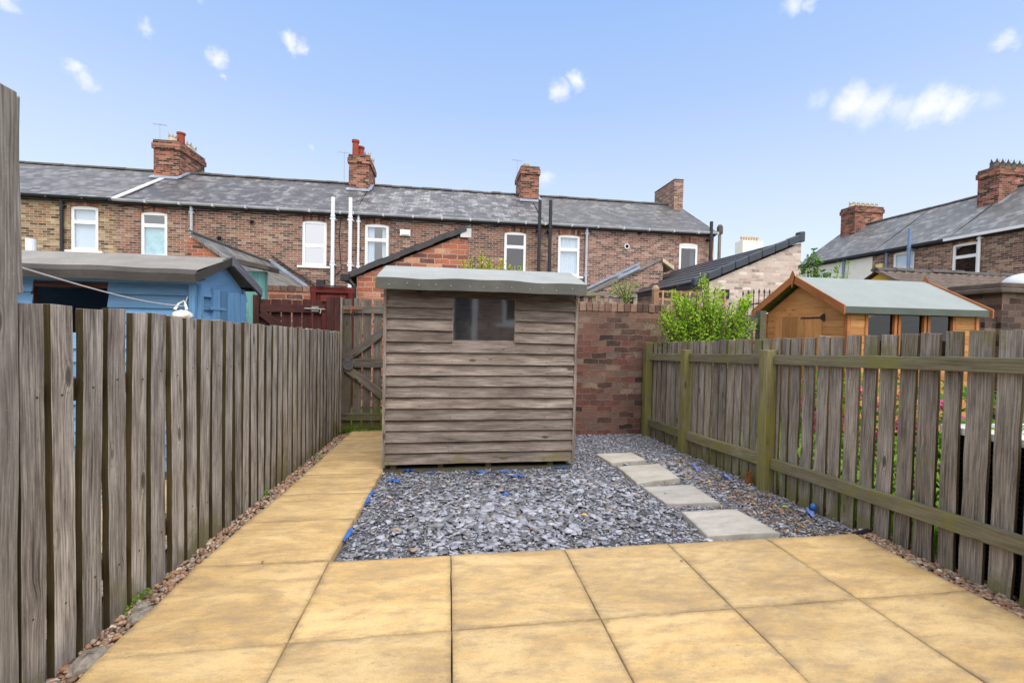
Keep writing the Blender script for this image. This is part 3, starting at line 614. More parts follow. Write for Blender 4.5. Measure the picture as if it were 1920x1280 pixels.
b = MB(); b.tube([(-1.28, 5.635, 1.425), (-1.06, 5.635, 1.432)], .008, 6); b.box((-1.2, 5.64, 1.4), (-1.12, 5.652, 1.455)); b.tube([(-1.19, 5.635, 1.43), (-1.19, 5.615, 1.37)], .007, 6); b.build('bolt', RUST, gt)
bgt = thing('side_gate', 'dark brown stained picket gate beyond the left fence beside the blue shed', 'gate', (-1.9, 5.7, -.1))
pick_row(bgt, -2.26, -1.53, 5.71, .1205, .1, -.05, 1.53, W_BROWN)
for z0, z1 in ((1.37, 1.465), (.3, .39)):
    b = MB(); b.plank((-2.25, 5.67, z0), (.74, 0, 0), (0, 0, z1-z0), (0, .035, 0), 6, .002); b.build('rail', W_BROWN, bgt, .002)
brace(bgt, (-2.24, 1.36), (-1.60, .87), .09, 5.668, W_BROWN)
b = MB(); b.tube([(-1.74, 5.655, 1.42), (-1.50, 5.655, 1.415)], .009, 6); b.box((-1.66, 5.66, 1.385), (-1.58, 5.668, 1.45)); b.tube([(-1.55, 5.655, 1.415), (-1.55, 5.63, 1.36)], .007, 6); b.build('bolt', plain('galvanised bolt', c(140, 134, 128), .5, .5, .3, 30), bgt)
gp = thing('gate_post', 'wide dark brown double boarded post between the brown gate and the grey gate', 'post', (-1.4, 5.68, -.1))
for x0, x1 in ((-1.492, -1.402), (-1.398, -1.325)):
    b = MB(); b.plank((x0, 5.665, -.1), (0, 0, 1.675), (x1-x0, 0, 0), (0, .06, 0), 6, .002); b.build('post_board', W_BROWN, gp, .003)
b = MB(); b.plank((-1.322, 5.655, -.1), (0, 0, 1.67), (.02, 0, 0), (0, .07, 0), 6, .001); b.build('edge_strip', W_PICK, gp)
b = MB(); b.plank((-2.33, 5.67, -.1), (0, 0, 1.67), (.066, 0, 0), (0, .07, 0), 6, .002); tag(b.build('gate_post', W_BROWN, None, .003), 'slim reddish brown post between blue shed and brown gate', 'post')

# ---------------------------------------------------------------- garden brick wall
gw = thing('garden_wall', 'old weathered red brick garden wall right of the grey shed', 'wall', (1.8, 5.35, -.15))
def rough_wall(x0, x1, z0, z1, y, depth, nx, nz, amp):
    b = MB(); N = {}
    for j in range(nz+1):
        for i in range(nx+1): N[i, j] = (x0+(x1-x0)*i/nx, y+random.uniform(-amp, amp), z0+(z1-z0)*j/nz)
    for j in range(nz):
        for i in range(nx):
            q = [N[i, j], N[i+1, j], N[i+1, j+1], N[i, j+1]]; b.face(q, [(p[0], p[2]) for p in q])
    b.face([(x0, y, z1), (x1, y, z1), (x1, y+depth, z1), (x0, y+depth, z1)]); b.face([(x0, y+depth, z0), (x1, y+depth, z0), (x1, y+depth, z1), (x0, y+depth, z1)])
    b.face([(x0, y, z0), (x0, y+depth, z0), (x0, y+depth, z1), (x0, y, z1)]); b.face([(x1, y, z0), (x1, y+depth, z0), (x1, y+depth, z1), (x1, y, z1)]); return b
rough_wall(-.25, 3.72, -.25, 1.475, 5.53, .225, 60, 24, .004).build('brickwork', BR_WALL, gw, merge=True)
b = MB(); x = -.25
while x < 3.7:
    w_ = random.uniform(.078, .092); b.box((x, 5.522+random.uniform(-.006, .006), 1.476), (x+w_-.006, 5.76+random.uniform(-.006, .006), 1.588+random.uniform(-.007, .005)), grain=False); x += w_
cop = M('coping bricks', .9, .2); cn = cop.noise(cop.pos, 30, 5, .7); cop.col(cop.mix(1, cop.ramp(cop.rnd, [(0, c(78, 62, 58)), (.4, c(116, 90, 80)), (.7, c(134, 108, 94)), (1, c(150, 124, 108))]), cop.ramp(cn, [(.3, g(.65)), (.7, g(1.2))]), 'MULTIPLY')); cop.bump(cn, .6, .008)
b.build('coping', cop.m, gw, .006)

# ---------------------------------------------------------------- grey garden shed
sh = thing('garden_shed', 'weathered grey overlap board shed with grey felt roof and one dark window', 'shed', (.3, 4.35, -.06))
SX0, SX1, SY0, SY1, SZ0, SZ1 = -.555, 1.182, 4.0, 4.75, -.01, 1.56
b = MB(); rows = 16; ph_ = (1.49-SZ0)/15.0
for k in range(rows):
    z0 = SZ0+k*ph_; z1 = z0+ph_+.012
    segs = [(SX0+.012, SX1-.012)]
    if z0 > .99 and z0 < 1.47: segs = [(SX0+.012, .037), (.6, SX1-.012)]
    if k == 15: z1 = 1.585
    for a, e in segs:
        bow = random.uniform(-.003, .003); y_ = SY0+random.uniform(-.002, .002)
        b.plank((a, y_-.025, z0+random.uniform(-.002, .002)), (e-a, 0, random.uniform(-.003, .003)), (0, .028, z1-z0), (0, .011, 0), 10, .0018)
b.build('cladding', W_SHED, sh)
for x in (SX0-.012, SX1-.014): b = MB(); b.plank((x, SY0-.024, SZ0-.02), (0, 0, 1.57), (.026, 0, 0), (0, .046, 0), 6, .0015); b.build('corner_strip', W_SHED, sh)
b = MB()
for x, s_ in ((SX0, 1), (SX1, -1)):
    for k in range(15):
        z0 = SZ0+k*ph_; b.obox((x-.012*s_, SY0+.03, z0), (0, SY1-SY0-.03, 0), (.012*s_, 0, ph_+.01), (.01*s_, 0, 0))
b.face([(SX0+.005, SY1, SZ0), (SX1-.005, SY1, SZ0), (SX1-.005, SY1, 1.6), (SX0+.005, SY1, 1.6)])
for x in (SX0+.004, SX1-.004): b.face([(x, SY0+.01, 1.48), (x, SY1, 1.48), (x, SY1, 1.6), (x, 4.35, 1.78), (x, SY0+.01, 1.6)])
b.face([(SX0, SY0+.02, .0), (SX1, SY0+.02, .0), (SX1, SY1, .0), (SX0, SY1, .0)])
b.build('side_wall', W_SHED, sh)
wf = MB(); wf.box((.037, SY0-.006, .992), (.6, SY0+.03, 1.010)); wf.box((.037, SY0+.0, 1.488), (.6, SY0+.03, 1.50)); wf.box((.030, SY0-.004, .995), (.040, SY0+.03, 1.5)); wf.box((.597, SY0-.004, .995), (.607, SY0+.03, 1.5))
wfo = wf.build('window_frame', W_SHED, sh)
b = MB(); b.face([(.04, SY0+.006, 1.01), (.597, SY0+.006, 1.01), (.597, SY0+.006, 1.489), (.04, SY0+.006, 1.489)]); b.build('glass', GLASS_SHED, sh)
b = MB(); nx_ = 24
def edge_z(x): return .006*math.sin(x*5)+.004*math.sin(x*13+1)
for i in range(nx_):
    xa, xb = -.60+1.805*i/nx_, -.60+1.805*(i+1)/nx_
    for (ya, za), (yb, zb_) in (((3.785, 1.628), (3.93, 1.682)), ((3.93, 1.682), (4.35, 1.80)), ((4.35, 1.80), (4.92, 1.625))):
        b.face([(xa, ya, za+edge_z(xa)*(ya < 4)), (xb, ya, za+edge_z(xb)*(ya < 4)), (xb, yb, zb_+edge_z(xb)*(yb < 4)), (xa, yb, zb_+edge_z(xa)*(yb < 4))])
b.build('roof', GREY_FELT, sh)
b = MB()
for i in range(nx_):
    xa, xb = -.60+1.805*i/nx_, -.60+1.805*(i+1)/nx_
    b.face([(xa, 3.782, 1.53+edge_z(xa)*.4), (xb, 3.782, 1.53+edge_z(xb)*.4), (xb, 3.784, 1.628+edge_z(xb)), (xa, 3.784, 1.628+edge_z(xa))])
    b.face([(xa, 3.782, 1.53+edge_z(xa)*.4), (xb, 3.782, 1.53+edge_z(xb)*.4), (xb, 3.82, 1.53), (xa, 3.82, 1.53)])
b.face([(-.59, 3.83, 1.585), (1.195, 3.83, 1.585), (1.195, 4.1, 1.66), (-.59, 4.1, 1.66)])
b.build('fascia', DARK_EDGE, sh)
NAIL = plain('bright clout nail', c(170, 172, 172), .4, .5, .1, 9)
b = MB(lambda x, y, z: (x, 3.781-z, y))
for i in range(13): b.lathe(-.5+i*.132+random.uniform(-.02, .02), 1.572+random.uniform(-.012, .012), [(.0045, 0), (.004, .002), (0, .0025)], 6)
b.build('nail', NAIL, sh)
b = MB(lambda x, y, z: (x, SY0-.0262-z, y))
for k in range(15):
    for xn in (SX0+.035, SX0+.3, SX0+.58, .62+.05, .62+.28, SX1-.035): b.lathe(xn+random.uniform(-.012, .012), SZ0+k*ph_+.022+random.uniform(-.004, .004), [(.0042, 0), (.0035, .0015), (0, .002)], 6)
b.build('cladding_nail', NAILD, sh)
for x in (-.612, 1.2):
    b = MB()
    for (ya, za), (yb, zb_) in (((3.79, 1.535), (4.35, 1.715)), ((4.35, 1.715), (4.92, 1.53))):
        b.obox((x, ya, za), (0, yb-ya, zb_-za), (0, 0, .082), (.013, 0, 0))
    b.build('bargeboard', W_SOFT, sh)
b = MB(); b.box((SX0-.01, SY0+.02, -.15), (SX1-.03, SY1, -.062)); b.build('base_slab', plain('mossy concrete', c(104, 98, 84), .9, .2, .3, 9, .5), sh)
for x in (-.5, -.08, .36, .95): b = MB(); b.box((x, SY0+.03, -.062), (x+.05, SY1, -.012)); b.build('bearer', W_SOFT, sh)
b = MB(); b.box((.02, 4.3, .4), (.62, 4.66, 1.15)); b.box((-.4, 4.4, .0), (.9, 4.7, .5)); b.build('stored_goods', plain('shed interior clutter', c(58, 52, 50), .9, .1, .4, 6), sh)

# ---------------------------------------------------------------- houses
def wall_holes(b, u0, u1, z0, z1, holes, depth=.11, d=0.0):
    us = sorted({u0, u1, *[h[0] for h in holes], *[h[1] for h in holes]}); zs = sorted({z0, z1, *[h[2] for h in holes], *[h[3] for h in holes]})
    for a, e in zip(us, us[1:]):
        for p, q in zip(zs, zs[1:]):
            mu, mz = (a+e)/2, (p+q)/2
            if any(h[0] < mu < h[1] and h[2] < mz < h[3] for h in holes): continue
            b.face([(a, d, p), (e, d, p), (e, d, q), (a, d, q)])
    for h in holes:
        a, e, p, q = h
        for pts in ([(a, d, p), (a, d-depth, p), (a, d-depth, q), (a, d, q)], [(e, d, p), (e, d-depth, p), (e, d-depth, q), (e, d, q)], [(a, d, q), (e, d, q), (e, d-depth, q), (a, d-depth, q)], [(a, d, p), (e, d, p), (e, d-depth, p), (a, d-depth, p)]): b.face(pts)
def window(par, xf, u0, u1, z0, z1, split=.32, style='blind', gl=None, sill=True, arch=True, open_top=False, fr=.062):
    wz = z1-z0; zs = z1-wz*split
    f = MB(xf)
    def bar(a, e, p, q, d0=-.085, d1=-.03): f.box((a, d0, p), (e, d1, q), grain=False)
    bar(u0, u0+fr, z0, z1); bar(u1-fr, u1, z0, z1); bar(u0+fr, u1-fr, z0, z0+fr); bar(u0+fr, u1-fr, z1-fr-.02, z1)
    bar(u0+fr, u1-fr, zs-.03, zs+.03, -.083, -.024)
    sb = .028
    for p, q in ((zs+.03, z1-fr-.02), (z0+fr, zs-.03)):
        a, e = u0+fr, u1-fr
        if p > zs and split > .45: pass
        f.box((a, -.08, p), (a+sb, -.02, q), grain=False); f.box((e-sb, -.08, p), (e, -.02, q), grain=False); f.box((a+sb, -.08, p), (e-sb, -.02, p+sb), grain=False); f.box((a+sb, -.08, q-sb), (e-sb, -.02, q), grain=False)
    w_ = f.build('window', WHITE, par)
    b = MB(xf); b.face([(u0+fr, -.05, z0+fr), (u1-fr, -.05, z0+fr), (u1-fr, -.05, z1-fr), (u0+fr, -.05, z1-fr)]); gg = b.build('glass', gl or GLASS, w_)
    d = -.105
    def zig(a, e, p, q, n, amp, mat, name):
        b = MB(xf); us = np.linspace(a, e, n+1)
        for i in range(n): b.face([(us[i], d-amp*(i % 2), p), (us[i+1], d-amp*((i+1) % 2), p), (us[i+1], d-amp*((i+1) % 2), q), (us[i], d-amp*(i % 2), q)])
        b.build(name, mat, w_)
    if style == 'blind': zig(u0+.02, u1-.02, z0, z1, 22, .05, BLIND, 'vertical_blind')
    if style == 'cloth':
        b = MB(xf); nx2, nz2 = 14, 16
        P = [[(u0+.01+(u1-u0-.02)*i/nx2, d+.02*math.sin(i*.9+j*.5)*(1-j/nz2)+random.uniform(-.006, .006), z0+(zs-z0+.02)*j/nz2) for i in range(nx2+1)] for j in range(nz2+1)]
        for j in range(nz2):
            for i in range(nx2): b.face([P[j][i], P[j][i+1], P[j+1][i+1], P[j+1][i]])
        b.build('cloth', CLOTH, w_)
    if style == 'curtains':
        q = z1-.02; zig(u0+.02, u0+.02+(u1-u0)*.36, z0, q, 12, .05, BLIND, 'curtain'); zig(u1-.02-(u1-u0)*.26, u1-.02, z0, q, 10, .05, BLIND, 'curtain')
    if style == 'side': zig(u1-.02-(u1-u0)*.32, u1-.02, z0, z1, 8, .05, BLIND, 'curtain')
    if style == 'half': zig(u0+.02, u1-.02, zs-.1, z1, 22, .02, BLIND, 'blind')
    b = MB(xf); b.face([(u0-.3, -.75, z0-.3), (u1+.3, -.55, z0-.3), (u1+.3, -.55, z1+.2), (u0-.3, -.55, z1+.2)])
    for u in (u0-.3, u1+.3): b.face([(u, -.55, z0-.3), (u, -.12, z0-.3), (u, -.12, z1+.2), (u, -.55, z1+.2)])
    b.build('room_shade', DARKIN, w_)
    if sill: b = MB(xf); b.box((u0-.14, -.03, z0-.07), (u1+.14, .06, z0-.004), grain=False); b.build('sill', WHITE, w_)
    if arch:
        b = MB(xf); n = 14; cu = (u0+u1)/2; hw = (u1-u0)/2; rise = .045; top = .2
        for i in range(n):
            t0, t1 = -1+2*i/n, -1+2*(i+1)/n
            def P_(t, o):
                return (cu+t*(hw+.002+(o*.1)), .006, z1+.004-rise*t*t*1.0+o)
            a0, a1, e0, e1 = P_(t0, 0), P_(t1, 0), P_(t0, top), P_(t1, top)
            b.face([a0, a1, e1, e0], [(a0[0], .03), (a1[0], .03), (a1[0], .23), (a0[0], .23)])
            l0, l1 = (a0[0], -.02, a0[2]), (a1[0], -.02, a1[2]); b.face([a0, a1, l1, l0])
        b.build('brick_arch', BR_ARCH, w_)
    return w_
def soil_pipe(par, xf, u, z0, z1, r, mat, name='downpipe', d=.09, brk=True):
    b = MB(xf); b.tube([(u, d, z0), (u, d, z1)], r, 10)
    if brk:
        z = z0+.5
        while z < z1: b.box((u-r-.025, 0, z), (u+r+.025, d+r*.6, z+.05), grain=False); b.tube([(u, d, z+.08), (u, d, z+.16)], r*1.22, 10); z += 1.55
    b.build(name, mat, par)
def ridge_tiles(par, p, q, r=.12, name='ridge'):
    p, q = Vector(p), Vector(q); n = int((q-p).length/.42); b = MB(); d = (q-p)/n; s = d.normalized().cross(Vector((0, 0, 1)))
    for i in range(n):
        o = p+d*i+Vector((0, 0, random.uniform(-.012, .012))); e = o+d*.985; k = 5; rr = r*random.uniform(.95, 1.08)
        for j in range(k):
            a0, a1 = math.pi*j/k, math.pi*(j+1)/k
            f0 = s*math.cos(a0)*rr+Vector((0, 0, math.sin(a0)*rr*.8)); f1 = s*math.cos(a1)*rr+Vector((0, 0, math.sin(a1)*rr*.8)); b.face([o+f0, e+f0, e+f1, o+f1], None, i*.618 % 1)
        b.face([o+s*rr*math.cos(math.pi*j/k)+Vector((0, 0, rr*.8*math.sin(math.pi*j/k))) for j in range(k+1)], None, .2)
    b.build(name, RIDGE, par, merge=False)
def chimney(par, x0, x1, y0, y1, z0, z1, pots, mat=BR_CH, corbel=.05, aerial=None):
    b = MB(); b.box((x0, y0, z0), (x1, y1, z1-.34), grain=False)
    b.box((x0-corbel, y0-corbel, z1-.34), (x1+corbel, y1+corbel, z1-.14), grain=False); b.box((x0-corbel*.4, y0-corbel*.4, z1-.14), (x1+corbel*.4, y1+corbel*.4, z1-.05), grain=False)
    ch = b.build('chimney', mat, par)
    b = MB(); b.box((x0-.01, y0-.01, z1-.05), (x1+.01, y1+.01, z1), grain=False); b.build('cap', CAP, ch)
    for px_, py_, kind, h in pots:
        b = MB()
        if kind == 'red': b.lathe(px_, py_, [(.13, z1), (.12, z1+h*.85), (.15, z1+h*.87), (.15, z1+h), (.11, z1+h), (.1, z1+h*.5)], 12); mt = POT_R
        else:
            b.lathe(px_, py_, [(.15, z1), (.13, z1+h*.55), (.145, z1+h*.6), (.1, z1+h*.6), (.09, z1+.05)], 10); mt = POT_T if kind == 'crown' else POT_D
            for k in range(6):
                a = k*math.pi/3; a0, a1 = a-.34, a+.34; p0 = (px_+.145*math.cos(a0), py_+.145*math.sin(a0)); p1 = (px_+.145*math.cos(a1), py_+.145*math.sin(a1)); pm_ = (px_+.16*math.cos(a), py_+.16*math.sin(a))
                b.face([(p0[0], p0[1], z1+h*.6), (p1[0], p1[1], z1+h*.6), (pm_[0], pm_[1], z1+h)])
                b.face([(px_+.1*math.cos(a0), py_+.1*math.sin(a0), z1+h*.6), (px_+.1*math.cos(a1), py_+.1*math.sin(a1), z1+h*.6), (pm_[0], pm_[1], z1+h)])
        b.build('chimney_pot', mt, ch)
    if aerial:
        (ax, ay, az, zt) = aerial; b = MB(); b.tube([(ax, ay, az), (ax, ay, zt)], .007, 5); b.tube([(ax-.22, ay-.05, zt-.05), (ax+.22, ay+.05, zt-.05)], .006, 5)
        for k in range(7): t = -.21+k*.07; b.tube([(ax+t, ay+t*.14-.08, zt-.05), (ax+t, ay+t*.14+.08, zt-.05)], .004, 4)
        b.build('tv_aerial', STEEL, ch)
    return ch
HY, GZ, RY = 16.0, 5.2, 19.1; RZ = GZ+.6*(RY-HY)
def row_xf(u, d, z): return (u, HY-d, z)
def house(name_label, x0, x1, wins, bm_, rm_, gutter, gz=GZ, left_end=False, right_end=False):
    h = thing('terraced_house', name_label, 'house', ((x0+x1)/2, HY+2, -.3), 'terraced brick houses across the lane')
    b = MB(row_xf); wall_holes(b, x0, x1, -.4, gz, [w_[:4] for w_ in wins])
    for x, e in ((x0, left_end), (x1, right_end)):
        b.face([(x, 0, -.4), (x, -6.2, -.4), (x, -6.2, gz), (x, -3.1, RZ), (x, 0, gz)])
    b.face([(x0, -6.2, -.4), (x1, -6.2, -.4), (x1, -6.2, gz), (x0, -6.2, gz)]); b.build('wall', bm_, h)
    b = MB(); oe = .12 if right_end else 0; t = .05
    ey = HY-.16; ez = gz-.16*.6+.03
    n = 16; ys = [(ey, ez), (RY, RZ+.06)]
    xs = np.linspace(x0, x1+oe, 25); N = {}
    for i, x in enumerate(xs):
        for j in range(n+1):
            tt = j/n; N[i, j] = (x, ey+(RY-ey)*tt, ez+(RZ+.06-ez)*tt-.035*math.sin(math.pi*tt)+.018*math.sin(x*1.3+tt*2)*math.sin(math.pi*tt))
    for i in range(24):
        for j in range(n):
            q = [N[i, j], N[i+1, j], N[i+1, j+1], N[i, j+1]]; b.face(q, [(p[0], (p[1]-ey)*1.166) for p in q], .5)
    b.face([(x0, ey, ez-.05), (x1+oe, ey, ez-.05), (x1+oe, ey, ez), (x0, ey, ez)])
    b.face([(x0, RY, RZ+.06), (x1+oe, RY, RZ+.06), (x1+oe, 22.36, ez), (x0, 22.36, ez)])
    for x in (x0, x1+oe): b.face([(x, ey, ez-.05), (x, RY, RZ), (x, RY, RZ+.06), (x, ey, ez)])
    b.face([(x0, ey, ez-.05), (x1+oe, ey, ez-.05), (x1+oe, HY+.02, gz-.02), (x0, HY+.02, gz-.02)])
    b.build('roof', rm_, h, merge=True)
    ridge_tiles(h, (x0, RY, RZ+.03), (x1+oe, RY, RZ+.03))
    b = MB(); gy = HY-.2; n = 6
    xs = np.arange(x0, x1+.01, 1.0).tolist(); xs = xs+[x1] if x1-xs[-1] > .2 else xs
    for a, e in zip(xs, xs[1:]):
        for k in range(n):
            a0, a1 = math.pi+math.pi*k/n, math.pi+math.pi*(k+1)/n
            b.face([(a, gy+.07*math.cos(a0), gz-.04+.085*math.sin(a0)), (e, gy+.07*math.cos(a0), gz-.04+.085*math.sin(a0)), (e, gy+.07*math.cos(a1), gz-.04+.085*math.sin(a1)), (a, gy+.07*math.cos(a1), gz-.04+.085*math.sin(a1))], None, .5)
        b.box((e-.03, gy-.078, gz-.135), (e+.03, gy+.06, gz-.035), grain=False)
    b.face([(x0, gy-.065, gz-.05), (x1, gy-.065, gz-.05), (x1, gy+.065, gz-.05), (x0, gy+.065, gz-.05)])
    b.build('gutter', gutter, h)
    b = MB(); b.box((x0, HY-.12, gz-.17), (x1, HY-.003, gz-.02), grain=False); b.build('fascia', BLACKP, h)
    for w_ in wins: window(h, row_xf, *w_[:4], **w_[4])
    return h
hA = house('buff brick terraced house with black downpipe and blinds, leftmost in the row', -17.5, -10.72, [(-12.02, -11.23, 3.5, 4.92, dict(split=.36, style='blind')), (-15.6, -14.8, 3.4, 4.9, {})], BR_A, SLATE_A, BLACKP)
hB = house('brown brick terraced house with cloth hung in one window and broad chimney at its left', -10.72, -3.3, [(-10.0, -9.21, 3.38, 4.85, dict(split=.3, style='cloth', sill=False)), (-5.02, -4.22, 3.29, 4.84, dict(split=.55, style='none', gl=GLASS_SKY))], BR_B, SLATE_B, GREYP)
hC = house('middle terraced house with curtained window, white wall vent and two clay pots on its chimney', -3.3, 3.42, [(-2.95, -2.14, 3.3, 4.84, dict(split=.36, style='curtains')), (1.96, 2.77, 3.3, 4.82, dict(split=.36, style='none', gl=GLASS_DARK))], BR_C, SLATE_C, GREYP)
hD = house('end of row terraced house with gable, bare leaning chimney and white blinds', 3.42, 10.22, [(3.98, 4.81, 3.28, 4.82, dict(split=.36, style='blind')), (8.79, 9.57, 3.4, 4.75, dict(split=.12, style='side', gl=GLASS_DARK))], BR_D, SLATE_D, GREYP, right_end=True)
chimney(hB, -11.12, -10.24, 18.5, 20.25, 6.5, 8.14, [(-10.6, 18.75, 'crown', .34), (-10.45, 19.0, 'red', .5), (-10.5, 19.5, 'crown', .36), (-10.5, 19.85, 'crown', .34)], aerial=(-11.2, 19.0, 8.0, 8.95))
chimney(hC, -4.06, -3.28, 18.5, 20.0, 6.5, 8.12, [(-3.86, 18.75, 'red', .66), (-3.72, 19.1, 'red', .55), (-3.5, 19.3, 'crown', .46), (-3.42, 19.7, 'crown', .36)], aerial=(-4.35, 19.0, 6.9, 8.4))
chimney(hD, 2.92, 3.70, 18.5, 19.95, 6.5, 8.18, [(3.2, 18.9, 'crown', .25), (3.4, 19.3, 'dark', .22), (3.5, 19.6, 'crown', .2)], aerial=(2.85, 19.2, 7.0, 8.7))
chimney(hD, 9.84, 10.27, 18.5, 20.4, 6.3, 8.1, [], corbel=.0, mat=BR_D)
b = MB()
for (x, y0_, y1_) in ((-10.72, 15.85, 18.5),):
    b.obox((x-.07, y0_, GZ+.6*(y0_-HY)+.04), (0, y1_-y0_, .6*(y1_-y0_)), (.17, 0, 0), (0, 0, .035), grain=False)
b.build('verge_fillet', MORTAR, hB)
def flash(par, x0, x1, y):
    b = MB(); z = GZ+.6*(y-HY)+.06; b.obox((x0-.06, y-.22, z-.13), (x1-x0+.12, 0, 0), (0, .24, .15), (0, 0, .03), grain=False)
    b.obox((x1, y-.1, z-.04), (.12, 0, 0), (0, RY-y+.1, .6*(RY-y+.1)), (0, 0, .05), grain=False); b.build('flashing', LEAD, par)
flash(hB, -11.12, -10.24, 18.5); flash(hC, -4.06, -3.28, 18.5); flash(hD, 2.92, 3.7, 18.5)
soil_pipe(hA, row_xf, -12.2, -.3, 5.12, .05, BLACKP)
soil_pipe(hB, row_xf, -8.44, -.3, 5.12, .045, GREYP)
soil_pipe(hB, row_xf, -3.955, -.3, 5.6, .062, WHITEP, 'soil_pipe', .26); soil_pipe(hB, row_xf, -3.385, -.3, 5.62, .062, WHITEP, 'soil_pipe', .26)
soil_pipe(hC, row_xf, -3.15, -.3, 5.1, .04, WHITEP)
soil_pipe(hC, row_xf, 3.2, -.3, 5.95, .058, BLACKP, 'soil_pipe', .26); soil_pipe(hD, row_xf, 3.6, -.3, 5.97, .062, BLACKP, 'soil_pipe', .26)
soil_pipe(hD, row_xf, 5.04, 2.8, 5.1, .045, GREYP); soil_pipe(hD, row_xf, 9.95, -.3, 5.55, .062, BLACKP, 'soil_pipe', .24)
def roundvent(par, u, z, r, mat, inner=DARKIN):
    b = MB(lambda x, y, zz: (u+x, HY-.004-zz, z+y)); b.lathe(0, 0, [(r, 0), (r, .03), (r*.72, .03), (r*.72, .005)], 14); o = b.build('vent', mat, par)
    b = MB(lambda x, y, zz: (u+x, HY-.004-zz, z+y)); b.lathe(0, 0, [(r*.72, .008), (0, .008)], 14); b.build('vent_hole', inner, o)
roundvent(hB, -6.61, 4.67, .09, CAP); roundvent(hB, -7.62, 4.07, .1, CAP); roundvent(hD, 7.14, 5.02, .09, CAP); roundvent(hD, 6.65, 4.49, .1, WHITE)
b = MB(row_xf); b.box((-1.75, 0, 4.47), (-1.40, .05, 4.68), grain=False); b.box((-1.71, .05, 4.5), (-1.44, .09, 4.56), grain=False); b.build('vent', WHITE, hC)
for h_, a, e in ((hB, -10.6, -3.5), (hC, -3.2, 3.2)):
    b = MB(row_xf); pts = [(a+(e-a)*i/30, .03, 4.98+.02*math.sin(i*1.7)+(-.05 if i % 6 == 3 else 0)) for i in range(31)]; b.tube(pts, .014, 5)
    if h_ is hB: b.tube([(-3.75, .03, 4.95), (-3.8, .03, 4.3), (-3.72, .03, 3.2), (-4.1, .03, 2.75), (-4.6, .03, 2.7), (-5.1, .03, 3.0)], .012, 5)
    b.build('cable', BLACKP, h_)

# right hand terrace, running away from the camera
TX, TRX = 19.0, 22.0
def trx(u, d, z): return (TX-d, u, z)
def tg(y): return 5.02+.0145*(y-12.2)
def rhouse(label, y0, y1, wins, bm_, gutter=GREYP, far_end=False, group='houses of the right hand terrace'):
    h = thing('terraced_house', label, 'house', (TX+3, (y0+y1)/2, -.3), group); z1 = 5.1
    b = MB(trx); wall_holes(b, y0, y1, -.4, z1, [w_[:4] for w_ in wins])
    for y in (y0, y1): b.face([(y, 0, -.4), (y, -6, -.4), (y, -6, z1), (y, -3, 7.2), (y, 0, z1)])
    b.face([(y0, -6, -.4), (y1, -6, -.4), (y1, -6, z1), (y0, -6, z1)]); b.build('wall', bm_, h)
    b = MB(); ex, ez = TX-.18, z1-.1; n = 10; ys = np.linspace(y0, y1+(.15 if far_end else 0), 13)
    for a, e in zip(ys, ys[1:]):
        for j in range(n):
            P_ = [(ex+(TRX-ex)*t, yy, ez+(7.26-ez)*t-.03*math.sin(math.pi*t)) for yy, t in ((a, j/n), (e, j/n), (e, (j+1)/n), (a, (j+1)/n))]; b.face(P_, [(p[1], (p[0]-ex)*1.22) for p in P_], .5)
    ye = ys[-1]
    b.face([(TRX, y0, 7.26), (TRX, ye, 7.26), (25.2, ye, ez), (25.2, y0, ez)]); b.face([(ex, y0, ez-.05), (ex, ye, ez-.05), (ex, ye, ez), (ex, y0, ez)]); b.face([(ex, y0, ez-.05), (ex, ye, ez-.05), (TX+.02, ye, z1-.02), (TX+.02, y0, z1-.02)])
    for yy in (y0, ye): b.face([(ex, yy, ez-.05), (TRX, yy, 7.2), (TRX, yy, 7.26), (ex, yy, ez)])
    b.build('roof', SLATE_R, h); ridge_tiles(h, (TRX, y0, 7.22), (TRX, ye, 7.22))
    b = MB(trx); b.box((y0, .13, tg(15)-.10), (y1, .25, tg(15)-.0), grain=False); b.build('gutter', gutter, h)
    b = MB(trx); b.box((y0, .003, z1-.2), (y1, .1, z1-.03), grain=False); b.build('fascia', BLACKP, h)
    for w_ in wins: window(h, trx, *w_[:4], **w_[4])
    return h
hW = rhouse('white rendered end house with slate roof and sooty pots, far right beyond orange shed', 17.5, 21.7, [(19.6, 20.3, 3.4, 4.6, dict(style='none', arch=False, gl=GLASS_DARK))], RENDERW, BLACKP, True)
hR1 = rhouse('brown brick house with blue grey pipe and yellow wall box, right of the white house', 14.45, 17.5, [(15.68, 16.56, 3.4, 4.88, dict(split=.45, style='blind'))], BR_R, BLACKP)
hR2 = rhouse('brown brick house with white downpipe and tall many potted chimney at right edge', 6.0, 14.45, [(13.45, 14.3, 3.4, 4.82, dict(split=.36, style='none', gl=GLASS_DARK)), (10.5, 11.3, 3.4, 4.82, dict(style='blind'))], BR_R, WHITEP)
chimney(hW, 21.2, 22.9, 20.6, 21.45, 6.3, 8.2, [(21.4+.28*k, 21.0, 'crown', .3) for k in range(6)])
chimney(hR2, 21.0, 23.2, 14.3, 15.0, 6.2, 7.98, [(21.25+.27*k, 14.65, 'dark', .38) for k in range(7)])
b = MB(); b.obox((20.95, 14.15, 6.45), (1.1, 0, .8), (0, .16, 0), (0, 0, .04), grain=False); b.build('flashing', LEAD, hR2)
soil_pipe(hR1, trx, 15.69, -.3, 5.75, .06, BLUEP, 'soil_pipe', .26); soil_pipe(hR1, trx, 16.78, -.3, 5.0, .045, BLUEP); soil_pipe(hR2, trx, 13.38, -.3, 5.0, .045, WHITEP)
b = MB(trx); b.box((16.95, 0, 4.2), (17.25, .1, 4.5), grain=False); b.build('wall_box', plain('cream box', c(220, 200, 140), .6), hR1)
soil_pipe(hW, trx, 18.9, -.3, 5.0, .05, BLUEP)
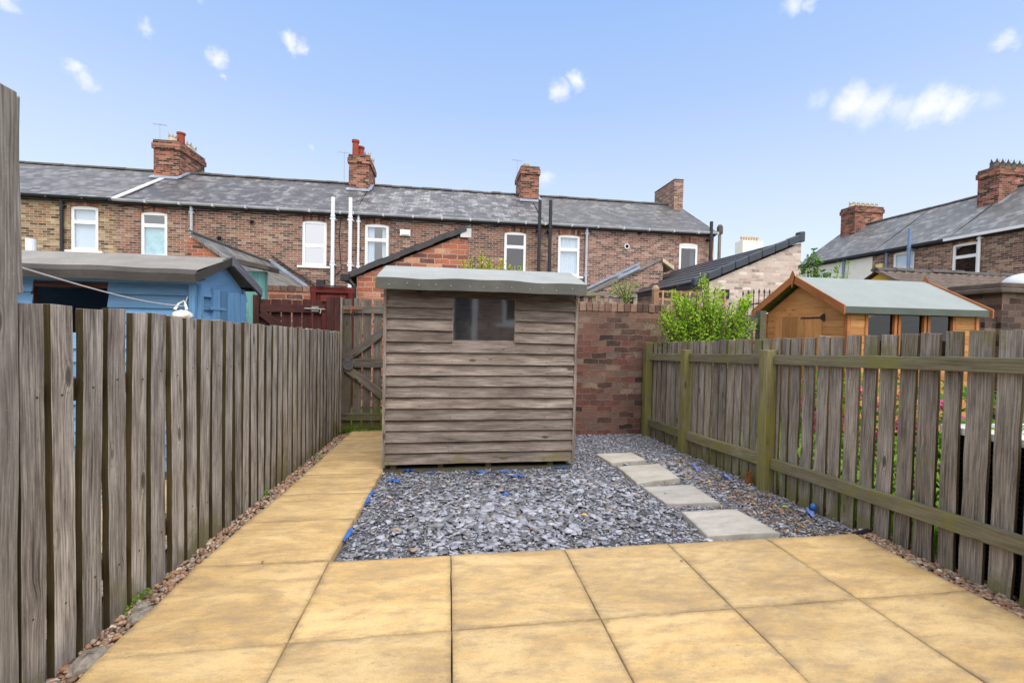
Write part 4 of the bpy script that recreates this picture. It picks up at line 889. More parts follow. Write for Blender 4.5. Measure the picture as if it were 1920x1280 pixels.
# far white house with chimney
fw = thing('white_house', 'distant white house showing only its pale chimney with pots above roofs', 'house', (23, 32, -.3))
b = MB(); b.box((19.5, 30.5, -.4), (27, 36, 5.0), grain=False); b.build('wall', RENDERW, fw)
b = MB(); b.face([(19.3, 30.3, 4.9), (27.2, 30.3, 4.9), (27.2, 33.2, 6.6), (19.3, 33.2, 6.6)]); b.face([(19.3, 33.2, 6.6), (27.2, 33.2, 6.6), (27.2, 36.2, 4.9), (19.3, 36.2, 4.9)]); b.build('roof', SLATE_R, fw)
b = MB(); b.box((21.5, 30.0, 4.8), (23.15, 30.9, 8.25), grain=False); chw = b.build('chimney', RENDERW, fw)
for k in range(7): b = MB(); b.lathe(21.7+.21*k, 30.4, [(.1, 8.25), (.09, 8.5), (.12, 8.52), (.11, 8.62), (.06, 8.6)], 8); b.build('chimney_pot', POT_T, chw)

# ---------------------------------------------------------------- outbuildings and back walls
# brick lean-to
le = thing('brick_outbuilding', 'orange red brick lean-to outbuilding with sloping dark verge behind the grey shed', 'outbuilding', (-.6, 8.5, -.3))
b = MB(); EY = 7.5; xa, za, xb, zb2 = -1.5, 2.03, .30, 2.84
b.face([(xa, EY, -.4), (xb, EY, -.4), (xb, EY, zb2), (xa, EY, za)]); b.face([(xa, EY, -.4), (xa, 15.9, -.4), (xa, 15.9, za), (xa, EY, za)]); b.face([(xb, EY, -.4), (xb, 15.9, -.4), (xb, 15.9, zb2), (xb, EY, zb2)])
b.build('wall', BR_EXT, le)
b = MB(); sl_ = Vector((xb-xa+.1, 0, zb2-za+.05)); b.obox((xa-.12, EY+.01, za+.02), sl_+Vector((.06, 0, .02)), (0, 8.3, 0), (0, 0, .05)); b.build('roof', SLATE_S, le)
b = MB(); n = 7
for i in range(n):
    t0 = i/n; o = Vector((xa-.13, EY-.06, za-.035))+sl_*t0+Vector((0, 0, .012*(i % 2))); b.obox(o, sl_*(1/n), (0, .07, 0), (0, 0, .10), grain=True)
b.build('verge', plain('dark verge slate', c(70, 68, 70), .7, .3, .3, 8, .3), le)
b = MB(); b.box((xa-.24, EY-.1, za-.07), (xa-.1, 15.5, za+.03), grain=False); b.tube([(xa-.12, EY-.04, za-.05), (xa-.03, EY-.04, za-.16), (xa-.03, EY-.04, -.3)], .035, 8); b.build('gutter', BLACKP, le)
b = MB(); b.box((xb-.13, EY-.05, zb2-.09), (xb+.05, EY-.002, zb2+.06), grain=False); b.build('mortar_cap', MORTAR, le)
# left slate-roofed rear extension
lx = thing('rear_extension', 'small brick extension with sloping slate roof and lead flashing beside the blue shed', 'extension', (-5.9, 13, -.3))
A0 = Xp(360, 445, -6.0); rz_ = 3.24; ylx = A0.y
b = MB(); b.face([(-6.0, ylx, -.4), (-4.1, ylx, -.4), (-4.1, ylx, rz_-1.35), (-6.0, ylx, rz_)]); b.face([(-6.1, ylx, -.4), (-6.0, ylx, -.4), (-6.0, ylx, rz_), (-6.1, ylx, rz_-.02)]); b.face([(-4.1, ylx, -.4), (-4.1, 15.99, -.4), (-4.1, 15.99, rz_-1.35), (-4.1, ylx, rz_-1.35)]); b.face([(-6.1, ylx, -.4), (-6.1, 15.99, -.4), (-6.1, 15.99, rz_-.02), (-6.1, ylx, rz_-.02)]); b.build('wall', BR_EXT, lx)
b = MB(); s2 = Vector((2.05, 0, -1.456)); b.obox((-6.02, ylx-.08, rz_+.04), s2, (0, 16-ylx+.07, 0), (.04, 0, .05)); b.build('roof', SLATE_S, lx)
b = MB(); b.obox((-6.0, 15.72, rz_+.12), s2, (0, .26, 0), (.05, 0, .08), grain=False); b.build('flashing', LEAD, lx)
b = MB(); b.obox((-6.0, ylx-.1, rz_+.11), (0, 16-ylx, 0), (.08, 0, -.05), (0, 0, .05), grain=False); b.build('ridge', RIDGE, lx)
b = MB(); b.obox((-5.98, 15.9, rz_+.32), s2, (0, .06, 0), (.0, 0, .05), grain=False); b.build('cable', BLACKP, lx)
# teal shed fragment
ts = thing('teal_shed', 'small teal painted shed corner with dark felt roof edge behind the blue shed', 'shed', (-2.6, 6.5, -.2))
b = MB(); b.box((-3.2, 6.6, -.3), (-2.56, 6.7, 1.96)); b.build('wall', wood('teal painted boards', c(70, 112, 112), c(92, 136, 134), c(116, 158, 154), knots=False), ts)
b = MB(); b.obox((-2.86, 6.45, 2.04), (.40, 0, -.08), (0, .4, 0), (0, 0, .06), grain=False); b.build('roof', BLUE_EDGE, ts)
# rear yard walls and red gate across the lane
yw = thing('yard_wall', 'low red brick yard wall across the lane behind the brown gate', 'wall', (-2.5, 7.3, -.3))
rough_wall(-4.2, -2.15, -.35, 1.74, 7.25, .22, 26, 22, .004).build('brickwork', BR_EXT, yw)
b = MB(); x = -4.2
while x < -2.18: b.box((x, 7.24, 1.742), (x+.1, 7.48, 1.83+random.uniform(-.01, .01)), grain=False); x += .108
b.build('coping', cop.m, yw)
rg = thing('yard_gate', 'red painted boarded gate across the lane beneath the white pipes', 'gate', (-1.8, 7.3, -.3))
b = MB()
for k in range(6): b.plank((-2.12+k*.1, 7.3, -.25), (0, 0, 2.0), (.096, 0, 0), (0, .025, 0), 4, .001)
b.build('boards', W_RED, rg)
b = MB(); b.box((-2.15, 7.26, 1.74), (-1.5, 7.34, 1.83)); b.box((-2.15, 7.26, -.3), (-2.07, 7.345, 1.74)); b.box((-1.58, 7.26, -.3), (-1.51, 7.345, 1.74)); b.box((-2.0, 7.27, 1.6), (-1.62, 7.298, 1.70)); b.build('frame', W_RED, rg)
b = MB(); b.box((-2.05, 7.2, 1.86), (-1.93, 7.28, 1.93), grain=False); b.box((-2.06, 7.215, 1.83), (-1.6, 7.23, 1.85), grain=False); tag(b.build('floodlight', BLACKP), 'small black floodlight mounted above the red yard gate', 'light')
yw2 = thing('yard_wall', 'brick yard wall across the lane seen through gaps of the grey gate', 'wall', (-.9, 7.3, -.3))
rough_wall(1.0, 5.9, -.35, 1.35, 7.6, .22, 30, 14, .004).build('brickwork', BR_EXT, yw2)
del yw2['label']; tag(yw2, 'brick yard wall across the lane behind the pale fence and brick garden wall', 'wall')
# pale extension with grey interlocking tiles
pe = thing('rear_extension', 'pale brick extension with dark tiled roof and black verge behind the green bush', 'extension', (7.4, 12, -.3))
px0, px1, py0, pz0, pz1 = 6.12, 8.78, 10.0, 2.42, 3.56
b = MB(); b.face([(px0, py0, -.4), (px1, py0, -.4), (px1, py0, pz1), (px0, py0, pz0)]); b.face([(px0, py0, -.4), (px0, 15.98, -.4), (px0, 15.98, pz0), (px0, py0, pz0)]); b.face([(px1, py0, -.4), (px1, 15.98, -.4), (px1, 15.98, pz1), (px1, py0, pz1)]); b.build('wall', BR_PALE, pe)
b = MB(); nrow = 8; S = Vector((px1-px0+.2, 0, pz1-pz0+.09))
for k in range(nrow):
    o = Vector((px0-.2, py0-.02, pz0-.0))+S*(k/nrow); b.obox(o+Vector((0, 0, .05)), S*(1.06/nrow)-Vector((0, 0, .045)), (0, 6.0, 0), (0, 0, .05), grain=False)
b.build('roof', plain('dark flat roof tile', c(74, 76, 82), .38, .5, .25, 3), pe)
b = MB(); nv_ = 8
for k in range(nv_):
    o = Vector((px0-.26, py0-.09, pz0-.06))+S*(k/nv_); b.obox(o, S*(.985/nv_)+Vector((0, 0, -.012)), (0, .15, 0), (0, 0, .2), grain=False)
b.obox(Vector((px0-.26, py0-.1, pz0-.06))+S*.975, (.16, 0, .02), (0, .17, 0), (0, 0, .26), grain=False)
b.build('verge', plain('black plastic verge', c(52, 58, 70), .45, .4, .15, 5), pe, .02)
b = MB(); b.box((px0-.3, py0, pz0-.1), (px0-.17, 16, pz0+.0), grain=False); b.build('gutter', BLACKP, pe)
b = MB(lambda x, y, z: (x, py0-y, z))
for k in range(3): b.box((6.62+k*.075, 0, 2.10), (6.68+k*.075, .03, 2.32), grain=False)
b.box((6.62, .0, 2.16), (6.83, .012, 2.18), grain=False); b.box((6.62, .0, 2.24), (6.83, .012, 2.26), grain=False)
b.build('air_brick', BLACKP, pe)
# older lean-to roof between
ol = thing('rear_extension', 'low lean-to with worn grey slate roof and lead flashing against end house', 'extension', (6, 15, -.3))
b = MB(); S3 = Vector((2.5, 0, 1.25)); b.obox((4.6, 13.9, 2.45), S3, (0, 2.09, 0), (0, 0, .06)); b.build('roof', SLATE_S, ol)
b = MB(); b.obox((4.55, 15.7, 2.52), S3, (0, .28, 0), (0, 0, .09), grain=False); b.obox((5.5, 13.86, 2.97), S3*.3, (0, .12, 0), (0, 0, .1), grain=False); b.obox((5.9, 13.9, 3.17), (0, 2.0, 0), (.16, 0, .08), (0, 0, .06), grain=False); b.build('flashing', LEAD, ol)
b = MB(); b.box((4.7, 13.95, -.4), (7.1, 15.98, 2.44), grain=False); b.face([(4.7, 13.95, 2.44), (7.1, 13.95, 2.44), (7.1, 13.95, 3.68), (4.7, 13.95, 2.5)]); b.build('wall', BR_D, ol)
b = MB(); b.obox((7.05, 13.86, 3.6), (.4, 0, -.25), (0, 2.1, 0), (0, 0, .12), grain=False); b.build('ridge', POT_T, ol)
# yellow outbuilding with brown pantiles
yo = thing('tiled_outbuilding', 'ochre outbuilding with brown ridged tile roof behind the orange shed', 'outbuilding', (11, 8.5, -.3))
yx0, yx1, yr, rz2 = 9.15, 13.2, 8.35, 2.66
OCH = plain('ochre painted wall', c(212, 172, 72), .9, .2, .15, 4)
b = MB(); b.face([(yx0+.1, 7.1, -.4), (yx0+.1, 9.6, -.4), (yx0+.1, 9.6, 1.95), (yx0+.1, yr, rz2-.06), (yx0+.1, 7.1, 1.95)]); b.box((yx0+.11, 7.15, -.4), (yx1, 9.6, 1.9), grain=False); b.build('wall', OCH, yo)
ncol, nrw = 120, 9; Xs = np.linspace(yx0, yx1, ncol+1); V = []; F = []
for r_ in range(nrw):
    for e, dz in ((0, .03), (1, 0)):
        t = (r_+e)/nrw; yy = yr-1.5*t
        for x in Xs: V.append((x, yy-.02*e, rz2-.86*t+(.035 if e else -.0)+.022*math.sin((x-yx0)*2*math.pi/.21)))
    bse = r_*2*(ncol+1); F += [(bse+i, bse+i+1, bse+ncol+2+i, bse+ncol+1+i) for i in range(ncol)]
    if r_: F += [(bse-ncol-1+i, bse-ncol+i, bse+i+1, bse+i) for i in range(ncol)]
TILE = plain('brown concrete tile', c(112, 100, 94), .85, .25, .3, 5, .3)
o = arr_mesh('roof', V, [np.array(F)], rng.random(len(F)), TILE, yo)
b = MB(); b.face([(yx0, yr, rz2), (yx1, yr, rz2), (yx1, 9.7, 1.9), (yx0, 9.7, 1.9)]); b.build('rear_roof', TILE, yo)
ridge_tiles(yo, (yx0-.02, yr, rz2+.0), (yx1, yr, rz2+.0), .1)
b = MB(); b.obox((yx0-.02, 6.85, rz2-.88), (0, 1.5, .86), (.05, 0, 0), (0, 0, .06)); b.build('bargeboard', TILE, yo)
# brown pier with cap and dome lamp
pr_ = thing('brick_pier', 'dark brown brick pier with stone cap at the right edge behind orange shed', 'pier', (9.5, 6.2, -.3))
b = MB(); b.box((8.98, 6.0, -.4), (10.2, 6.7, 1.98), grain=False); b.box((8.75, 6.06, -.4), (8.98, 6.6, 1.6), grain=False); b.build('shaft', BR_PIER, pr_)
b = MB(); b.box((8.84, 5.92, 1.98), (10.3, 6.8, 2.06), grain=False); b.obox((8.9, 5.96, 2.06), (1.3, 0, 0), (0, .8, 0), (0, 0, .09), grain=False); b.build('cap', CAP, pr_, .015)
b = MB(); R0 = .3
prof = [(R0*math.cos(a), 2.15+R0*.75*math.sin(a)) for a in np.linspace(0, math.pi/2, 7)]; b.lathe(9.88, 6.3, prof, 20); tag(b.build('dome_lamp', plain('frosted dome', c(196, 200, 204), .25, .5, .05, 4), None, smooth=True), 'pale frosted glass dome on top of the brown brick pier', 'lamp')

# ---------------------------------------------------------------- blue shed
bs = thing('blue_shed', 'blue painted overlap board shed with grey felt roof and open dark window', 'shed', (-3, 4.4, -.06))
bx1, by0, by1, rx = -2.08, 4.0, 4.87, -2.0; brz, bez = 1.82, 1.60
wx0, wx1, wz1, wz0 = -3.12, -2.70, 1.475, 1.12
a_ = Yp(65, 530, by0); e_ = Yp(205, 540, by0); wx0, wx1 = a_.x, e_.x; wz1 = (a_.z+e_.z)/2
b = MB(); k = 0; z = -.02
while z < 1.5:
    z1 = z+.112
    segs = [(-5.2, bx1)] if (z1 < wz0+.03 or z > wz1-.03) else [(-5.2, wx0), (wx1, bx1)]
    for s0, s1 in segs: b.plank((s0, by0-.026, z), (s1-s0, 0, random.uniform(-.003, .003)), (0, .024, .126), (0, .011, 0), 6, .001)
    z += .112
b.build('cladding', W_BLUE, bs)
b = MB(); b.box((-5.2, by0-.034, 1.53), (bx1+.02, by0, 1.6)); b.box((bx1-.04, by0-.036, -.05), (bx1+.004, by0-.002, 1.53)); b.box((bx1-.02, by0, -.05), (bx1+.032, by0+.045, 1.53)); b.build('trim', W_BLUE, bs)
b = MB(); yd0, yd1 = Xp(392, 600, bx1).y, Xp(455, 600, bx1).y
z = -.02
while z < 1.5:
    for s0, s1 in ((by0+.02, yd0), (yd1, by1)): b.plank((bx1+.028, s0, z), (0, s1-s0, 0), (-.026, 0, .126), (-.011, 0, 0), 3, .001)
    z += .112
b.face([(bx1-.012, by0, 1.46), (bx1-.012, by1, 1.46), (bx1-.012, by1, 1.54), (bx1-.012, (by0+by1)/2, 1.78), (bx1-.012, by0, 1.54)])
b.box((-5.2, by1-.02, -.05), (bx1, by1, 1.55)); b.build('end_wall', W_BLUE, bs)
b = MB(); nn_ = 5
for i in range(nn_): w_ = (yd1-yd0)/nn_; b.plank((bx1+.008, yd0+i*w_, .02), (0, 0, 1.49+random.uniform(-.006, .006)), (0, w_-.014, 0), (.03, 0, 0), 5, .001)
dr = b.build('door', W_BLUE, bs)
b = MB(); b.box((bx1+.038, yd0-.06, 1.33), (bx1+.044, yd0+.2, 1.355)); b.build('hinge', W_BLUE, dr)
b = MB(); b.box((-5.2, 4.1, 1.0), (-2.3, 4.8, 1.02)); b.box((-3.35, 4.2, 1.02), (-2.9, 4.7, 1.3)); b.build('shelf', DARKIN, bs)
b = MB(); b.box((wx0-.0, by0-.012, wz1-.015), (wx1, by0+.03, wz1+.02)); b.box((wx0-.02, by0-.01, wz0), (wx0, by0+.03, wz1)); b.build('window_frame', W_BROWN, bs)
nx_ = 30; b = MB(); ym = 4.42
def wob_(x): return .004*math.sin(x*4)+.003*math.sin(x*11)
def rsec(x): return [(3.83, bez-.065+wob_(x)*.5), (3.82, bez+.0+wob_(x)), (3.86, bez+.04+wob_(x)), (ym, brz+wob_(x)*.5), (5.03, bez+.0), (5.04, bez-.04)]
for i in range(nx_):
    xa_, xb_ = -5.4+(rx+5.4)*i/nx_, -5.4+(rx+5.4)*(i+1)/nx_; A_, B_ = rsec(xa_), rsec(xb_)
    for j in (2, 3): b.face([(xa_, *A_[j]), (xb_, *B_[j]), (xb_, *B_[j+1]), (xa_, *A_[j+1])])
b.build('roof', BLUE_FELT, bs, smooth=False)
b = MB()
for i in range(nx_):
    xa_, xb_ = -5.4+(rx+5.4)*i/nx_, -5.4+(rx+5.4)*(i+1)/nx_; A_, B_ = rsec(xa_), rsec(xb_)
    for j in (0, 1, 4): b.face([(xa_, *A_[j]), (xb_, *B_[j]), (xb_, *B_[j+1]), (xa_, *A_[j+1])])
b.face([(-5.4, 3.83, bez-.065), (rx, 3.83, bez-.065), (rx, 4.0, bez-.02), (-5.4, 4.0, bez-.02)])
S_ = rsec(rx); b.obox((rx-.03, 3.83, bez-.065), (0, ym-3.83, brz-bez-.0), (0, 0, .07), (.035, 0, 0), grain=False)
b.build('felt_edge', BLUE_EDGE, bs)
b = MB(); b.obox((rx-.01, ym, brz-.07), (0, 5.06-ym, bez-brz-.02), (0, 0, .085), (.025, 0, 0)); b.build('bargeboard', wood('peeling blue grey board', c(70, 62, 66), c(104, 100, 110), c(130, 140, 160)), bs)
b = MB(); b.box((-5.2, 4.02, -.2), (bx1-.05, 4.85, -.03), grain=False); b.build('base_slab', plain('old concrete', c(110, 104, 98), .9, .2, .3, 8), bs)
# clothes line and bag
hk = Yp(345, 574, 3.96)
b = MB(); p0 = Vector((FX-.03, 1.5, Xp(40, 490, FX-.03).z)); q0 = hk
pts = [p0.lerp(q0, t/16)-Vector((0, 0, .03*math.sin(math.pi*t/16))) for t in range(17)]; b.tube(pts, .0034, 6); b.tube([q0, q0+Vector((.02, .03, .1)), q0+Vector((.05, .04, .17))], .006, 5)
tag(b.build('clothes_line', plain('white cord', c(222, 214, 214), .7, .2, .1, 20)), 'thin white clothes line strung from tall post to the blue shed corner', 'clothes line')
bg_ = thing('peg_bag', 'small white plastic bag hanging from clothes line by the blue shed', 'bag', hk)
def blob(cx, cy, cz, rx_, ry_, rz_, amp=.15, nu=18, nv=12):
    b = MB(); P = [[None]*nu for _ in range(nv+1)]
    for j in range(nv+1):
        t = math.pi*j/nv
        for i in range(nu):
            a = 2*math.pi*i/nu; r = 1+amp*math.sin(a*5+j)*math.sin(t)+random.uniform(-amp, amp)*.35*math.sin(t); P[j][i] = (cx+rx_*r*math.sin(t)*math.cos(a), cy+ry_*r*math.sin(t)*math.sin(a), cz+rz_*math.cos(t)*(1+.1*math.sin(a*3)))
    for j in range(nv):
        for i in range(nu): i2 = (i+1) % nu; b.face([P[j][i], P[j+1][i], P[j+1][i2], P[j][i2]] if 0 < j < nv-1 else ([P[j][i], P[j+1][i], P[j+1][i2]] if j == 0 else [P[j][i], P[j+1][i], P[j][i2]]))
    return b
BAG = plain('white plastic bag', c(232, 232, 222), .45, .4, .08, 9)
blob(hk.x+.015, hk.y-.05, hk.z-.075, .07, .05, .042).build('bag_body', BAG, bg_, smooth=True)
b = MB()
for sx in (-.025, .03): b.tube([hk+Vector((sx*1.6, -.05, -.03)), hk+Vector((sx*.9, -.03, .02)), hk+Vector((0, 0, .045))], [.012, .007, .005], 6)
b.build('handle', BAG, bg_)
b = MB(); vp = Yp(58, 448, 7.0); b.tube([(vp.x, 7.0, .3), (vp.x, 7.0, vp.z)], .055, 12); tag(b.build('vent_pipe', WHITEP), 'short white plastic pipe rising behind the blue shed roof', 'pipe')

# ---------------------------------------------------------------- orange shed
os_ = thing('wooden_shed', 'new honey coloured wooden shed with pale mint felt roof beyond right fence', 'shed', (6, 5.8, -.1))
ox0, ox1, oy0, oy1, oym, oez, orz = 5.18, 7.20, 5.08, 6.58, 5.83, 1.6, 2.05
b = MB(); z = -.05; ha = []
def oclad(mk):
    z = -.06
    while z < 1.52: mk(z, min(z+.098, 1.55)); z += .1
wins_o = [(5.46, 5.88), (5.98, 6.34), (6.44, 6.80)]
def mk1(z0, z1):
    segs = [(ox0, ox1)] if z1 < 1.0 else [(ox0, wins_o[0][0]-.02), (wins_o[2][1]+.06, ox1)]
    for s0, s1 in segs: b.plank((s0, oy0, z0), (s1-s0, 0, 0), (0, 0, z1-z0-.012), (0, .015, 0), 4, .0005); b.box((s0, oy0+.006, z1-.012), (s1, oy0+.015, z1))
oclad(mk1)
dy0, dy1 = Xp(1542, 600, ox0).y, Xp(1455, 600, ox0).y
def mk2(z0, z1):
    for s0, s1 in ((oy0+.02, dy0-.0), (dy1, oy1)): b.plank((ox0, s0, z0), (0, s1-s0, 0), (0, 0, z1-z0-.012), (.015, 0, 0), 3, .0005); b.box((ox0+.006, s0, z1-.012), (ox0+.015, s1, z1))
oclad(mk2)
b.face([(ox1, oy0, -.05), (ox1, oy1, -.05), (ox1, oy1, 1.55), (ox1, oym, 2.0), (ox1, oy0, 1.55)]); b.face([(ox0, oy1, -.05), (ox1, oy1, -.05), (ox1, oy1, 1.55), (ox0, oy1, 1.55)])
b.build('cladding', W_ORANGE, os_)
b = MB(); b.face([(ox0+.004, oy0, 1.5), (ox0+.004, oy1, 1.5), (ox0+.004, oy1, 1.55), (ox0+.004, oym, 1.99), (ox0+.004, oy0, 1.55)], [(0, 0), (1.5, 0), (1.5, .05), (.75, .45), (0, .05)]); b.obox((ox0-.004, dy0-.02, 1.5), (0, dy1-dy0+.04, 0), (0, 0, .09), (.02, 0, 0)); b.build('gable_panel', W_ORANGE, os_)
for x0_, y0_ in ((ox0-.018, oy0-.016), (ox1-.03, oy0-.016)): b = MB(); b.box((x0_, y0_, -.06), (x0_+.05, y0_+.055, 1.56)); b.build('corner_post', W_ORANGE2, os_)
b = MB(); b.box((ox0-.018, oy1-.04, -.06), (ox0+.03, oy1+.01, 1.56)); b.build('corner_post', W_ORANGE2, os_)
b = MB(); nd_ = 6; wd_ = (dy1-dy0)/nd_
for i in range(nd_): b.plank((ox0-.012, dy0+i*wd_, .0), (0, 0, 1.5), (0, wd_-.004, 0), (.016, 0, 0), 4, .0006)
dr = b.build('door', W_ORANGE, os_)
b = MB(); hz = 1.475; b.face([(ox0-.016, dy0-.03, hz-.035), (ox0-.016, dy0-.03, hz+.035), (ox0-.016, dy0+.02, hz+.03), (ox0-.016, dy0+.02, hz-.03)]); b.obox((ox0-.02, dy0+.0, hz-.014), (0, .36, .0), (0, 0, .022), (.006, 0, 0)); b.obox((ox0-.021, dy0-.05, hz-.05), (0, .035, 0), (0, 0, .1), (.008, 0, 0)); b.build('hinge', BLACKP, dr)
for x0_ in (wins_o[0][0]-.02, wins_o[0][1], wins_o[0][1]+.062, wins_o[1][1], wins_o[1][1]+.062, wins_o[2][1]): b = MB(); b.box((x0_, oy0-.012, .98), (x0_+.038, oy0+.04, 1.55)); b.build('window_mullion', W_ORANGE2, os_)
for a, e in wins_o: b = MB(); b.face([(a, oy0+.02, 1.0), (e, oy0+.02, 1.0), (e, oy0+.02, 1.54), (a, oy0+.02, 1.54)]); b.build('window', GLASS_O, os_)
b = MB(); b.box((5.5, 5.5, .9), (5.62, 5.6, 1.5)); b.box((5.3, 6.2, 0), (7, 6.5, 1.1)); b.build('stored_goods', plain('dim shed contents', c(50, 54, 66), .9, .1, .4, 5), os_)
rx0, rx1 = 5.02, 7.28; ye0, ye1 = 5.0, 6.66
b = MB(); b.face([(rx0, ye0, oez), (rx1, ye0, oez), (rx1, oym, orz+.03), (rx0, oym, orz+.03)]); b.face([(rx0, oym, orz+.03), (rx1, oym, orz+.03), (rx1, ye1, oez), (rx0, ye1, oez)]); b.build('roof', MINT_FELT, os_)
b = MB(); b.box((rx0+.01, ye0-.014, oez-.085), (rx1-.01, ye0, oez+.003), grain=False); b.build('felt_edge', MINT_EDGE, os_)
b = MB(); b.face([(rx0+.03, ye0, oez-.012), (rx1-.03, ye0, oez-.012), (rx1-.03, oym, orz+.016), (rx0+.03, oym, orz+.016)]); b.face([(rx0+.03, oym, orz+.016), (rx1-.03, oym, orz+.016), (rx1-.03, ye1, oez-.012), (rx0+.03, ye1, oez-.012)]); b.build('roof_boards', W_SOFT, os_)
for x in (rx0-.022, rx1):
    b = MB()
    for ya, yb in ((ye0-.04, oym), (oym, ye1+.04)):
        za_ = oez-.10 if ya < oym-.1 else orz-.06; zb_ = orz-.06 if ya < oym-.1 else oez-.10
        b.obox((x, ya, za_), (0, yb-ya, zb_-za_), (0, 0, .115), (.022, 0, 0))
    b.build('bargeboard', W_ORANGE2, os_)
    b = MB(); b.face([(x-.012, oym-.045, orz+.03), (x-.012, oym, orz+.12), (x-.012, oym+.045, orz+.03), (x-.012, oym, orz-.14)]); b.face([(x-.0, oym-.045, orz+.03), (x-.0, oym, orz+.12), (x-.0, oym+.045, orz+.03), (x-.0, oym, orz-.14)]); b.build('finial', W_ORANGE2, os_)

# ---------------------------------------------------------------- gate, railing, trellis beyond the bush
ng = thing('garden_gate', 'grey wooden gate with one diagonal brace between green bush and orange shed', 'gate', (4.2, 5.5, -.1))
b = MB(); b.plank((4.18, 5.42, -.1), (0, 0, 1.64), (.09, 0, 0), (0, .09, 0), 6, .002); b.build('gate_post', W_GATE, ng)
pick_row(ng, 3.75, 4.17, 5.5, .1, .09, -.05, 1.43, W_GATE)
b = MB(); b.plank((3.74, 5.46, 1.39), (.45, 0, 0), (0, 0, .09), (0, .035, 0), 4, .002); b.build('rail', W_GATE, ng)
brace(ng, (3.72, 1.02), (4.19, 1.42), .075, 5.455, W_GATE)
ir = thing('iron_railing', 'black wrought iron railing with spikes beside the pale brick extension', 'railing', (5.3, 6.9, -.2))
b = MB()
for k in range(9):
    x = 4.98+k*.1; zt = 1.95+.05*math.sin(k*.4); b.tube([(x, 6.9, -.2), (x, 6.9, zt-.07)], .008, 5); b.tube([(x, 6.9, zt-.07), (x, 6.9, zt-.04), (x, 6.9, zt+.02)], [.008, .017, .001], 5)
b.build('bar', BLACKP, ir)
b = MB(); b.tube([(4.95, 6.9, 1.74), (5.8, 6.9, 1.76)], .012, 5); b.tube([(5.0+.06*i, 6.9, 1.62+.14*math.sin(min(i*.35, 1.57))) for i in range(9)], .012, 5); b.tube([(4.95, 6.9, .2), (5.8, 6.9, .2)], .012, 5); b.build('rail', BLACKP, ir)
tr = thing('trellis', 'tan wooden trellis with a round topped post above the brick wall', 'trellis', (3.4, 6.2, -.1))
b = MB(); b.plank((2.93, 6.0, -.1), (0, 0, 1.93), (.075, 0, 0), (0, .075, 0), 6, .002); b.lathe(2.967, 6.037, [(.05, 1.83), (.052, 1.86), (.035, 1.895), (0, 1.905)], 10); b.build('post', W_TAN, tr)
b = MB()
for z in (1.80, 1.69, 1.58, 1.4): b.plank((3.0, 6.03, z), (1.1, 0, 0), (0, 0, .03), (0, .014, 0), 3, .001)
for k in range(8): b.plank((3.06+k*.14, 6.015, 1.2), (0, 0, .63), (.026, 0, 0), (0, .014, 0), 3, .001)
b.build('lattice', W_TAN, tr)
lt = thing('picket_fence', 'low grey slatted fence showing above the brick garden wall', 'fence', (2.3, 6.5, -.1))
b = MB(); b.plank((1.75, 6.52, 1.76), (1.15, 0, 0), (0, 0, .05), (0, .03, 0), 4, .002); b.build('rail', W_PICK, lt)
for k in range(9): b = MB(); b.plank((1.78+k*.135, 6.55, -.1), (0, 0, 1.9+random.uniform(-.02, .02)), (.06, 0, 0), (0, .018, 0), 4, .002); b.build('picket', W_PICK, lt)
b = MB(); b.box((2.0, 7.3, 1.0), (2.7, 7.5, 1.62), grain=False); tag(b.build('white_panel', WHITE, None, .01), 'unidentified white panel glimpsed between slats behind the low grey fence', 'box')  # plain white block for unidentified white things behind the slats
up = thing('utility_pole', 'grey weathered pole with a small cap past the end house', 'pole', (12.0, 18.5, -.3))
pt = Yp(1350, 424, 18.5); b = MB(); b.tube([(pt.x, 18.5, -.3), (pt.x, 18.5, pt.z)], .07, 10); b.build('shaft', plain('weathered grey pole', c(128, 124, 120), .9, .2, .2, 3), up)
b = MB(); b.lathe(pt.x, 18.5, [(.13, pt.z-.35), (.13, pt.z-.05), (.08, pt.z+.05), (0, pt.z+.06)], 10); b.build('cap', POT_D, up)

# ---------------------------------------------------------------- plants
def leaves(name, pts, size, mat, parent, up=.4, asp=.45, outc=None):
    n = len(pts); P = np.asarray(pts); s = size*rng.uniform(.55, 1.15, n)
    d = rng.normal(0, 1, (n, 3)); d[:, 2] += up
    if outc is not None: d += 1.3*(P-np.asarray(outc))/(np.linalg.norm(P-np.asarray(outc), axis=1, keepdims=True)+1e-6)
    d /= np.linalg.norm(d, axis=1, keepdims=True); r = rng.normal(0, 1, (n, 3)); sd = np.cross(d, r); sd /= np.linalg.norm(sd, axis=1, keepdims=True); nn_ = np.cross(sd, d)
    L, Wd = s[:, None]*d, (s*asp*.5)[:, None]*sd; fold = (s*asp*.18)[:, None]*nn_
    V = np.stack([P, P+L*.45+Wd+fold, P+L*.95-fold*.8, P+L*.45-Wd+fold, P+L*.5], 1).reshape(-1, 3)
    b = np.arange(n)[:, None]*5; F = np.concatenate([b+np.array([0, 1, 4]), b+np.array([1, 2, 4]), b+np.array([2, 3, 4]), b+np.array([3, 0, 4])]); rr = np.tile(np.clip(rng.normal(.5, .22, n), 0, 1), 4)
    return arr_mesh(name, V, [F], rr, mat, parent)
